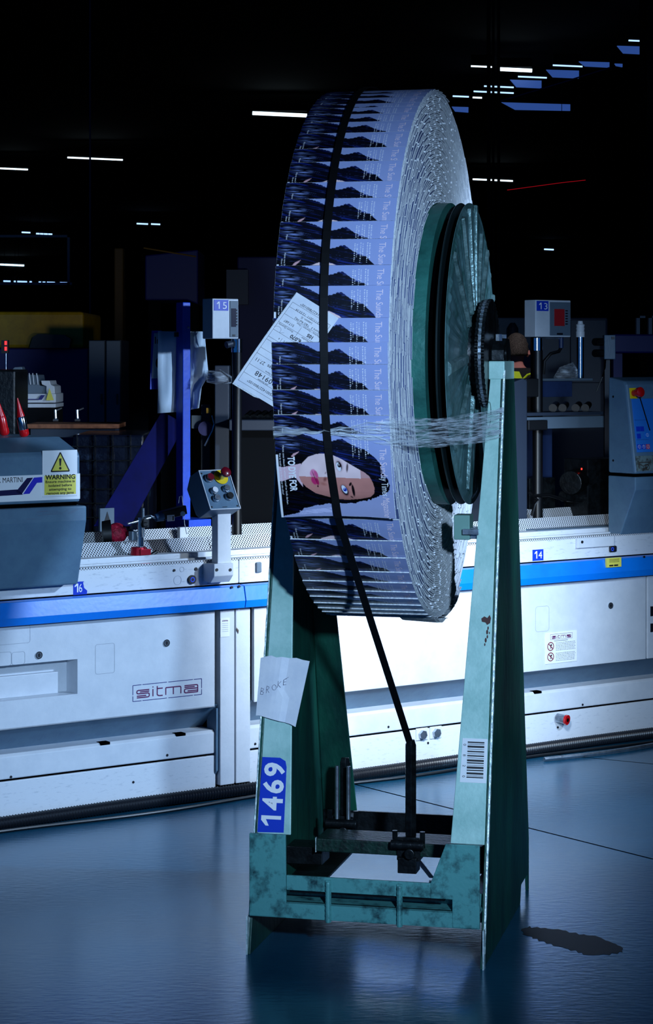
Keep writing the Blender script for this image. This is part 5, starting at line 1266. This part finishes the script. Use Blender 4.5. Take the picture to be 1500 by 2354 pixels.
# ------------------------------------------------------------ blue post with paper sheets, diagonal beam
def bluepost():
    T = .50; a = at(FM, 420, 1226, t=T); b = at(FM, 438, 695, t=T)
    t = thing('blue_post', 'tall slim bright blue square post rising behind the sensor', 'post', FM, ((a[0] + b[0]) / 2, T + .02, .834))
    part('upright', MB().box((a[0], T, .834), (b[0], T + .05, b[2])), post_blue, t, bevel=.003)
    c = at(FM, 437, 1196, t=T - .06); d = at(FM, 489, 1224, t=T - .06)
    part('foot_block', MB().box((c[0], T - .05, .845), (d[0], T + .12, c[2])), post_blue, t, bevel=.003)
    part('post_screw', MB().cyl((b[0] - .012, T - .006, at(FM, 433, 753, t=T)[2]), (b[0] - .012, T + .0, at(FM, 433, 753, t=T)[2]), .004, n=10), steel, t)
    # diagonal beam from floor side up to the post
    Q = lambda x, y, t_: Vector(at(FM, x, y, t=t_))
    sec = lambda x0, y0, x1, y1, tt: [Q(x0, y0, tt), Q(x1, y1, tt), Q(x1, y1, tt + .08), Q(x0, y0, tt + .08)]
    m = MB().loft(sec(215, 1210, 300, 1210, .62), sec(372, 945, 425, 975, .62))
    solo('diagonal_beam', m, navy_beam, 'wide navy beam slanting up to the right behind the blue post', 'beam', FM, tuple(Q(258, 1210, .66)), bevel=.003)
    p = Q(230, 1215, .60); m = MB().box((p.x, .60, p.z - .02), (p.x + .06, .61, Q(230, 1169, .60).z))
    hz = solo('hazard_label', m, cabinet_grey, 'grey label with black triangle at the foot of the navy beam', 'label', FM, (p.x, .6, p.z))
    z = Q(230, 1169, .60).z; part('triangle', MB().add([(p.x + .012, .5985, z - .065), (p.x + .048, .5985, z - .065), (p.x + .030, .5985, z - .012)], [(0, 1, 2)]), ink, hz)
    # sheets
    n = 14; rows = []
    sh = thing('paper_sheet', 'large pale blue white sheet hanging beside the blue post', 'sheet', FM, tuple(Q(400, 850, .54)))
    outl_l = [(363, 761), (363, 800), (362, 850), (363, 900), (362, 930), (362, 950)]; outl_r = [(425, 763), (425, 800), (425, 850), (425, 900), (424, 925), (422, 946)]
    rows = [[Q(l[0] + (r[0] - l[0]) * k / 6, l[1] + (r[1] - l[1]) * k / 6, .56 + .012 * math.sin(k * 1.1 + i * .5)) for k in range(7)] for i, (l, r) in enumerate(zip(outl_l, outl_r))]
    part('left_leaf', MB().ribbon(rows), sheet_paper, sh, smooth='all', solid=.001)
    ol = [(428, 762), (428, 800), (428, 850), (428, 885), (428, 910), (428, 944)]; orr = [(470, 762), (473, 800), (478, 850), (476, 868), (463, 890), (457, 938)]
    rows = [[Q(l[0] + (r[0] - l[0]) * k / 6, l[1] + (r[1] - l[1]) * k / 6, .56 - .05 * (k / 6) ** 1.3 + .018 * math.sin(k * 1.0 + i * 1.2)) for k in range(7)] for i, (l, r) in enumerate(zip(ol, orr))]
    part('right_leaf', MB().ribbon(rows), sheet_paper, sh, 'buckled right hand leaf', smooth='all', solid=.001)
    part('clip', MB().box(tuple(Q(407, 774, .53)), tuple(Q(420, 764, .57))), black_plastic, sh)
    T2 = .60; q = lambda x, y: Q(x, y, T2)
    po = solo('notice_board', MB().loft([q(350, 760), q(372, 760), q(368, 895), q(345, 895)], [v + Vector((0, .006, 0)) for v in (q(350, 760), q(372, 760), q(368, 895), q(345, 895))]), sticker_blue, 'blue edged notice card sticking out left of the pale sheet', 'notice', FM, tuple(q(358, 895)))
    part('notice_white', MB().loft([q(354, 766) + Vector((0, -.001, 0)), q(372, 765) + Vector((0, -.001, 0)), q(369, 870) + Vector((0, -.001, 0)), q(348, 870) + Vector((0, -.001, 0))], [v + Vector((0, .0005, 0)) for v in (q(354, 766), q(372, 765), q(369, 870), q(348, 870))]), sticker_white, po)
    m = MB(); o = q(355, 790) + Vector((0, -.003, 0)); text(m, 'In', .038, lambda x, y: (o.x + x, o.y, o.z + y)); o2 = q(356, 842) + Vector((0, -.003, 0))
    poly2(m, lambda x, y: (o2.x + x, o2.y, o2.z + y), ringpts(.014, .012, .013, .020, 16)); part('notice_print', m, ink, po)
bluepost()

# ------------------------------------------------------------ operator screens
def screen(px0, py0, px1, py1, T, num, label, scr, split, skew=0):
    a = at(FM, px0, py0, t=T); b = at(FM, px1, py1, t=T); s0, s1, z0, z1 = a[0], b[0], b[2], a[2]; sw = s1 - s0
    t = thing('operator_screen', label, 'screen', FM, ((s0 + s1) / 2, T + .03, z0))
    part('housing', MB().box((s0, T, z0), (s1, T + .07, z1)), machine_grey if num == '13' else machine_grey, t, bevel=.003)
    x = s0 + sw * split; bz = part('bezel', MB().box((x + .004, T - .003, z0 + .006), (s1 - .004, T + .002, z1 - .008)), cabinet_grey, t, bevel=.001)
    w2 = s1 - x; zz = z1 - z0
    part('display', MB().box((x + w2 * .22, T - .005, z0 + zz * .30), (s1 - w2 * .32, T - .002, z1 - zz * .24)), scr, bz)
    m = MB()
    for k in range(6): zc = z1 - zz * (.28 + .072 * k); m.box((s1 - w2 * .27, T - .005, zc - zz * .02), (s1 - w2 * .17, T - .002, zc + zz * .012))
    m.box((x + w2 * .34, T - .005, z0 + zz * .06), (s1 - w2 * .40, T - .002, z0 + zz * .11)); part('soft_keys', m, ink, bz)
    st = part('number_sticker', MB().box((s0 + .006, T - .0015, z1 - zz * .30), (s0 + sw * (split - .02), T + .001, z1 - zz * .03)), sticker_blue, t, 'blue sticker reading ' + num)
    part('sticker_number', digits(MB(), num, zz * .18, lambda x_, y_: (x_, T - .0022, y_), s0 + .003 + sw * split / 2, z1 - zz * .255, sw * split * .80), ink_white, st)
    return t, s0, s1, z0, z1
t, s0, s1, z0, z1 = screen(488, 686, 548, 779, .30, '15', 'pale box with blue number 15 and narrow dark screen on chrome post', screen_dark, .62)
Q = lambda x, y, T: Vector(at(FM, x, y, t=T))
part('post_collar', MB().cyl(Q(544, 810, .36), Q(544, 779, .36), .021).tube([Q(544, 804, .36), Q(544, 802, .36)], .0222, 20), chrome, t, smooth=True)
part('post', MB().cyl((Q(544, 810, .36).x, .36, .845), Q(544, 810, .36), .019), black_plastic, t, smooth=True)
part('lock_knob', MB().cyl(Q(520, 793, .35), Q(532, 790, .35), .013), dark_grey, t, smooth=True)
t, s0, s1, z0, z1 = screen(1230, 689, 1311, 775, .30, '13', 'pale box with blue number 13 and dim red screen', screen_red, .38)
part('post_collar', MB().cyl(Q(1233, 806, .34), Q(1233, 777, .34), .024), chrome, t, smooth=True)
part('post', MB().cyl((Q(1235, 1000, .34).x, .34, .845), Q(1235, 806, .34), .021), black_plastic, t, smooth=True)
part('arm', MB().box(tuple(Q(1236, 779, .34)), tuple(Q(1280, 775, .36))), steel, t)
part('cable_gland', MB().cyl(Q(1289, 776, .34), Q(1289, 800, .34), .010), dark_blue_grey, t, smooth=True)
part('cable', MB().tube([Q(1289, 798, .34), Q(1284, 808, .34), Q(1265, 813, .34), Q(1250, 830, .35), Q(1248, 860, .36)], .007, 8), black_plastic, t, smooth=True)
# stack light
b_ = Q(1333, 875, .5); t = thing('stack_light', 'white stack light column on the dark feeder right of screen 13', 'stack light', FM, tuple(b_))
part('tube', MB().cyl(b_, Q(1333, 775, .5), .0155), chrome, t, smooth=True)
part('lamp_segments', MB().tube([Q(1333, 775, .5), Q(1333, 762, .5), Q(1333, 761.5, .5), Q(1333, 754, .5), Q(1333, 753.5, .5), Q(1333, 746, .5), Q(1333, 745, .5), Q(1333, 738, .5)], [.019, .019, .017, .019, .017, .019, .013, .010], 16), sticker_white, t, 'pale lamp segments', smooth=True)

# ------------------------------------------------------------ dark feeder frame on the right half of the machine
def rightfeeder():
    t = thing('open_feeder', 'dark open feeder frame between the stand and the right control panel', 'feeder', FM, (2.7, .4, .84))
    T = .22; P_ = lambda x, y, tt=T: Vector(at(FM, x, y, t=tt))
    a = P_(1186, 875); b = P_(1212, 1238); part('left_cheek', MB().prism([(a.x - .12, .845), (b.x, .845), (b.x, a.z), (b.x - .02, a.z + .01), (a.x - .03, a.z - .01), (a.x - .12, a.z - .05)], 1, T, T + .30), dark_grey, t, bevel=.006)
    a = P_(1212, 982); b = P_(1396, 982); x0, x1 = a.x, b.x
    z = lambda y: P_(1300, y).z
    part('cross_beam', MB().box((x0, T + .02, z(985)), (x1, T + .06, z(958))), cabinet_grey, t, bevel=.002)
    part('shelf', MB().box((x0, T + .02, z(955)), (x1, T + .22, z(948))), dark_grey, t)
    part('rear_plate', MB().box((x0, T + .35, z(1210)), (x1, T + .36, z(985))), dark_blue_grey, t)
    part('upper_plate', MB().box((P_(1262, 870).x, T + .22, z(915)), (x1, T + .24, z(877))), dark_blue_grey, t, bevel=.002)
    part('top_rail', MB().box((P_(1262, 870).x, T + .2, z(877)), (x1 + .1, T + .26, z(871))), cabinet_grey, t, bevel=.002)
    for x in (1270, 1292, 1322, 1344):
        k = part('knob', MB().cyl(P_(x, 938, T + .05), P_(x + 8, 930, T + .12), .017, .014), black_plastic, t, smooth=True)
    part('motor', MB().box(tuple(P_(1216, 1100, T + .2)), tuple(P_(1240, 1165, T + .3))).cyl(P_(1310, 1110, T + .1), P_(1390, 1085, T + .3), .05).cyl(P_(1290, 1140, T + .15), P_(1380, 1150, T + .15), .022).box(tuple(P_(1350, 1210, T + .1)), tuple(P_(1392, 1050, T + .25))), black_steel, t, bevel=.003)
    part('cylinder', MB().cyl(P_(1302, 1070, T + .25), P_(1345, 1066, T + .25), .012).cyl(P_(1296, 1094, T + .2), P_(1332, 1092, T + .2), .009), dark_blue_grey, t, smooth=True)
    part('bracket', MB().box(tuple(P_(1214, 990, T - .01)), tuple(P_(1240, 965, T + .04))), black_plastic, t, bevel=.004)
    part('hoses', MB().tube([P_(1214, 1130, T + .1), P_(1235, 1150, T + .1), P_(1228, 1160, T + .1), P_(1222, 1185, T + .1)], .006, 8).tube([P_(1225, 1140, T + .08), P_(1260, 1138, T + .1), P_(1300, 1150, T + .1)], .007, 8), black_plastic, t, smooth=True)
    part('warning_led', MB().cyl(P_(1336, 1080, T + .09), P_(1336, 1076, T + .09), .003), led_red, t)
    part('deck_bar', MB().box((x0 - .05, .10, .834), (x1, .19, .868)), mid_grey, t, bevel=.002)
    part('post_block', MB().box((P_(1215, 900).x, T + .02, z(912)), (P_(1245, 900).x, T + .14, z(870))), black_plastic, t, bevel=.003)
    # loose clear film
    for (pts, lb) in (([(1270, 868), (1285, 845), (1318, 833), (1326, 850), (1326, 872), (1278, 875)], 'crumpled clear film on the dark feeder beside the stack light'), ([(476, 852), (505, 850), (538, 868), (536, 880), (500, 884), (474, 878)], 'crumpled clear film between the pale sheet and the delivery tag')):
        tt = .45; cx = sum(p[0] for p in pts) / len(pts); cy = sum(p[1] for p in pts) / len(pts); m = MB()
        rings = []
        for q_, dt in ((1, 0), (.7, -.05), (.35, -.08)): rings.append([P_(cx + (x - cx) * q_ + 2 * math.sin(x), cy + (y - cy) * q_, tt + dt + .012 * math.sin(x * 3)) for x, y in pts])
        n = len(pts); vs = [v for r_ in rings for v in r_] + [P_(cx, cy, tt - .09)]
        m.add(vs, [(i * n + k, i * n + (k + 1) % n, (i + 1) * n + (k + 1) % n, (i + 1) * n + k) for i in range(2) for k in range(n)] + [(2 * n + k, 2 * n + (k + 1) % n, 3 * n) for k in range(n)])
        solo('plastic_film', m, wrap_film, lb, 'film', FM, tuple(P_(cx, cy, tt)), smooth='all', solid=.002)
    # control panel tower
    t = thing('control_panel_unit', 'grey control panel tower with red stop knob and blue key panel, right edge', 'control panel', FM, (3.1, .1, .8))
    s0 = at(FM, 1459, 1090, t=-.10)[0]; sb = s0 + .60
    tp = at(FM, 1438, 884, s=s0); tt, zt = tp[1], tp[2]; zb = at(FM, 1459, 1090, t=-.10)[2]
    bk = at(FM, 1397, 1000, s=s0)[1]
    up = part('upper_housing', MB().prism([(-.10, zb), (tt, zt), (tt + .012, zt + .014), (bk, zt + .03), (bk, zb)], 0, s0, sb), mid_grey, t, bevel=.008)
    lo = at(FM, 1459, 1097, t=-.10)[2]; l1 = at(FM, 1459, 1127, t=-.10)[2]; l2 = .845; t2 = at(FM, 1425, 1240, s=s0)[1]
    part('lower_housing', MB().prism([(-.10, l1), (-.10, lo), (bk, lo), (bk, .842), (t2, .842)], 0, s0, sb), mid_grey, t, bevel=.004)
    part('gap', MB().box((s0 + .01, -.08, lo - .002), (sb - .01, bk - .01, zb + .002)), black_hole, t)
    O = Vector((s0, -.10, zb)); ey = Vector((0, tt + .10, zt - zb)); HH = ey.length; ey.normalize(); n = Vector((0, -ey.z, ey.y))
    def fp(off): return lambda x, y: O + Vector((1, 0, 0)) * x + ey * y + n * off
    def slab(name, x0, y0, x1, y1, th, mt, par, lb=None): return part(name, MB().loft([fp(.0)(x0, y0), fp(.0)(x1, y0), fp(.0)(x1, y1), fp(.0)(x0, y1)], [fp(th)(x0, y0), fp(th)(x1, y0), fp(th)(x1, y1), fp(th)(x0, y1)]), mt, par, lb, bevel=.0008)
    kp = slab('key_panel', .020, HH * .24, .14, HH * .84, .003, mat('key_panel_blue', (40, 120, 210), .4), t, 'blue membrane key panel')
    for (x, y, mt, sym) in ((.024, .30, sticker_blue, 'o'), (.048, .30, sticker_blue, 'T'), (.072, .30, mat('key_red', (190, 60, 110), .4), 'o'), (.028, .42, sticker_blue, ''), (.028, .50, sticker_blue, ''), (.050, .50, sticker_blue, ''), (.074, .43, trim_blue, 'o')):
        k = part('key', MB().loft([fp(.003)(x, HH * y - .010), fp(.003)(x + .02, HH * y - .010), fp(.003)(x + .02, HH * y + .010), fp(.003)(x, HH * y + .010)], [fp(.0045)(x, HH * y - .010), fp(.0045)(x + .02, HH * y - .010), fp(.0045)(x + .02, HH * y + .010), fp(.0045)(x, HH * y + .010)]), mt, kp)
        if sym:
            m = MB(); annulus2(m, fp(.0052), x + .010, HH * y, .0075, .0012, 18)
            line2(m, fp(.0052), x + .010, HH * y - .004, x + .010, HH * y + .004, .0012)
            if sym == 'T': line2(m, fp(.0052), x + .006, HH * y + .003, x + .014, HH * y + .003, .0012)
            part('key_symbol', m, ink_white, k)
    m = MB()
    for y in (.38, .60): line2(m, fp(.0036), .024, HH * y, .09, HH * y, .001)
    part('panel_lines', m, ink_navy, kp)
    part('side_groove', MB().loft([fp(.0005)(.062, HH * .86), fp(.0005)(.068, HH * .86), fp(.0005)(.105, HH * .48), fp(.0005)(.099, HH * .48)], [fp(.004)(.062, HH * .86), fp(.004)(.068, HH * .86), fp(.004)(.105, HH * .48), fp(.004)(.099, HH * .48)]), ink, t)
    es = slab('stop_plate', .014, HH * .84, .052, HH * .96, .004, yellow_plastic, t, 'yellow stop plate')
    p = fp(0)(.035, HH * .90); part('stop_knob', MB().tube([p + n * .004, p + n * .03, p + n * .032, p + n * .045, p + n * .048], [.014, .014, .020, .020, .012], 24), red_plastic, es, 'red stop knob', smooth=True)
    st = slab('worn_label', .010, HH * .03, .16, HH * .20, .002, mat('worn_label_paper', (110, 130, 130), .6, 0, (50, 44, 36), 40, contrast=(.45, .6)), t, 'worn scribbled label')
    m = MB(); stroke2(m, fp(.003), [(.026, .022), (.022, .03), (.024, .045), (.05, .046), (.09, .046)], .003); stroke2(m, fp(.003), [(.034, .038), (.045, .03), (.06, .036), (.08, .034)], .003); annulus2(m, fp(.003), .068, .026, .012, .003); part('label_scribble', m, mat('rust_line', (60, 44, 34), .6), st)
    m = MB()
    for z_ in (zt - .05, zb + .05): m.cyl((s0 - .001, bk - .03, z_), (s0 + .001, bk - .03, z_), .005, n=12)
    part('side_screws', m, ink, t)
    b0 = at(FM, 1500, 970, t=.02); bt = thing('glue_bottle', 'red pointed bottle at the right picture edge beside the control panel', 'bottle', FM, (b0[0], .02, b0[2] - .01))
    A, B = Vector(at(FM, 1508, 968, t=.0)), Vector(at(FM, 1489, 890, t=.0)); g = lambda k: A + (B - A) * k
    part('nozzle_cap', MB().tube([g(.35), g(.45), g(.8), g(1)], [.014, .012, .006, .002], 16), red_plastic, bt, smooth=True); part('bottle', MB().tube([g(-.3), g(.35)], [.016, .015], 16), red_plastic, bt, smooth=True)
rightfeeder()

# ------------------------------------------------------------ things behind the left half
def behind():
    Y = 10.5; q = lambda x, y, Yy=Y: f2(x, y, Yy)
    t = thing('small_feeder', 'small pale feeder with hazard triangle on the far left', 'feeder', FW, q(90, 968))
    a, b = q(38, 905), q(128, 926); part('body', MB().box((a[0], Y, b[2]), (b[0], Y + .3, a[2])), machine_grey, t, bevel=.004)
    a, b = q(48, 928), q(129, 937); part('shelf', MB().box((a[0], Y - .02, b[2]), (b[0], Y + .3, a[2])), machine_grey, t, bevel=.003)
    a, b = q(50, 938), q(127, 975); part('stand_body', MB().box((a[0], Y + .01, 0), (b[0], Y + .3, a[2])), wall_black, t)
    part('hood', MB().prism([q(60, 905)[::2], q(106, 905)[::2], q(106, 888)[::2], q(90, 886)[::2], q(86, 862)[::2], q(62, 860)[::2]], 1, Y + .02, Y + .25), cabinet_grey, t, bevel=.003)
    part('end_block', MB().prism([q(106, 905)[::2], q(126, 905)[::2], q(125, 888)[::2], q(116, 884)[::2], q(114, 875)[::2], q(94, 875)[::2], q(96, 884)[::2], q(106, 888)[::2]], 1, Y + .0, Y + .25), machine_grey, t, bevel=.003)
    part('blue_side', MB().prism([q(36, 905)[::2], q(56, 905)[::2], q(51, 862)[::2], q(35, 862)[::2]], 1, Y - .01, Y + .1), mat('side_blue', (30, 60, 150), .5), t, bevel=.002)
    part('motor_top', MB().prism([q(26, 852)[::2], q(33, 844)[::2], q(50, 843)[::2], q(55, 862)[::2], q(34, 866)[::2]], 1, Y, Y + .1), cabinet_grey, t, bevel=.003)
    for x in (66, 74, 83): part('fin', MB().loft([q(x, 858), q(x + 2, 858), q(x + 5, 884), q(x + 3, 884)], [f2(x, 858, Y + .1), f2(x + 2, 858, Y + .1), f2(x + 5, 884, Y + .1), f2(x + 3, 884, Y + .1)]), machine_grey, t)
    m = MB(); poly2(m, lambda x, y: (x, Y - .022, y), [q(107, 920)[::2], q(125, 920)[::2], q(115, 892)[::2]]); part('hazard_triangle', m, sticker_yellow, t)
    m = MB(); poly2(m, lambda x, y: (x, Y - .021, y), [q(48, 917)[::2], q(90, 917)[::2], q(96, 908)[::2], q(105, 908)[::2], q(97, 919)[::2], q(48, 919)[::2]]); part('dark_stripe', m, ink_navy, t)
    t = thing('signal_lamp', 'red signal lamps on a thin chrome pole at the far left', 'stack light', FW, q(14, 850))
    part('pole', MB().cyl((q(14, 812)[0], Y, 0), q(14, 812), .004), chrome, t, smooth=True)
    part('lamp_housing', MB().box((q(3, 812)[0], Y + .0, q(3, 812)[2]), (q(19, 782)[0], Y + .03, q(19, 782)[2])), black_plastic, t)
    for y0, y1 in ((784, 793), (797, 806)): part('lamp', MB().cyl(f2(13, y1, Y - .01), f2(13, y0, Y - .01), .006), mat('red_lamp_glow', (255, 40, 40), .4, emit=(200, 40, 44), es=1.0), t)
    a, b = f2(-30, 850, 9.5), f2(36, 990, 9.5); solo('switch_cabinet', MB().box((a[0], 9.5, 0), (b[0], 9.9, a[2])), black_steel, 'black cabinet behind the red bottles at the left edge', 'cabinet', FW, (a[0], 9.5, 0), bevel=.01)
    # table with brown board
    a, b = f2(120, 965, 9.6), f2(272, 975, 9.6)
    t = thing('side_table', 'dark table with brown board top behind the feeder head', 'table', FW, ((a[0] + b[0]) / 2, 9.7, 0))
    part('table_top', MB().box((f2(60, 970, 9.6)[0], 9.6, b[2] - .02), (b[0], 9.95, b[2])), brown_board, t, bevel=.002)
    part('table_frame', MB().box((a[0] - .1, 9.62, b[2] - .06), (b[0], 9.66, b[2] - .022)), dark_grey, t)
    for x in (a[0], b[0] - .03): part('leg', MB().box((x, 9.63, 0), (x + .03, 9.67, b[2] - .05)), dark_grey, t)
    for x0, x1 in ((128, 150), (178, 150)):
        mm = MB().cyl(f2(x0, 962, 9.75), f2(x0 - 1, 942, 9.75), .007, n=8).tube([f2(x0 - 6, 966, 9.75), f2(x0 + 6, 966, 9.75)], .006, 6).tube([f2(x0, 944, 9.75), f2(x0 + 14, 938, 9.75)], .004, 6)
        solo('metal_clamp', mm, steel, 'small upright metal clamp on the brown board, ' + ('left one' if x0 == 128 else 'right one'), 'clamp', FW, f2(x0, 966, 9.75), 'metal clamps on the brown board', smooth=True)
    # film wrapped pallet with cage straps
    a, b = f2(165, 1000, 9.0), f2(330, 1160, 9.0)
    t = thing('wrapped_pallet', 'dark film wrapped pallet load behind the guard strips', 'pallet load', FW, ((a[0] + b[0]) / 2, 9.0, 0))
    part('load', MB().box((a[0], 9.02, .12), (b[0], 9.7, a[2])), mat('dark_film_load', (14, 20, 36), .2, .0, (70, 90, 120), 5, .9, 8, contrast=(.56, .74)), t, bevel=.01)
    m = MB()
    for k in range(5): x = a[0] + .02 + k * .075; m.box((x, 9.0, .15), (x + .004, 9.012, a[2]))
    for k in range(8): m.box((a[0], 9.0, a[2] - .05 - .06 * k), (b[0], 9.012, a[2] - .046 - .06 * k))
    part('wire_cage', m, black_steel, t); part('pallet', MB().box((a[0], 9.0, .0), (b[0], 9.7, .12)), brown_board, t)
    # dark upright and boxes behind the button box
    a, b = f2(493, 840, 9.2), f2(526, 1240, 9.2); solo('dark_column', MB().box((a[0], 9.2, 0), (b[0], 9.35, a[2])), dark_grey, 'dark grey upright behind the button box', 'column', FW, (a[0], 9.2, 0), bevel=.004)
    a, b = f2(526, 965, 9.0), f2(660, 990, 9.0)
    t = thing('dark_machine', 'unlit dark machine behind the button box and the left frame', 'machine', FW, (b[0], 9.0, 0))
    part('table_edge', MB().box((a[0], 9.0, b[2]), (b[0] + .3, 9.5, a[2])), dark_grey, t, bevel=.004); part('lower_body', MB().box((a[0] + .05, 9.1, 0), (b[0] + .3, 9.45, b[2])), wall_black, t)
    m = MB()
    for k in range(4): m.cyl(f2(566 + k * 16, 962, 9.1), f2(578 + k * 16, 952, 9.2), .018, n=10)
    part('rollers', m, black_steel, t)
    t = thing('switch_box', 'dark round switch with yellow label and curved handle right of the blue post', 'switch', FW, f2(470, 1000, 9.3))
    part('round_body', MB().cyl(f2(472, 985, 9.3), f2(472, 985, 9.36), .032), navy, t); part('yellow_label', MB().box((f2(474, 942, 9.28)[0], 9.28, f2(474, 950, 9.28)[2]), (f2(484, 940, 9.28)[0], 9.29, f2(484, 938, 9.28)[2])), yellow_paint, t)
    part('handle', MB().tube([f2(487, 955, 9.28), f2(492, 975, 9.28), f2(488, 990, 9.28), f2(470, 1025, 9.28)], .004, 6), steel, t); part('bracket', MB().box((f2(462, 985, 9.36)[0], 9.36, 0), (f2(482, 985, 9.36)[0], 9.4, f2(480, 930, 9.36)[2])), dark_grey, t)
    a, b = f2(440, 955, 9.35), f2(462, 985, 9.35); part('side_plate', MB().box((a[0], 9.35, b[2]), (b[0], 9.37, a[2])), cabinet_grey, t)
behind()
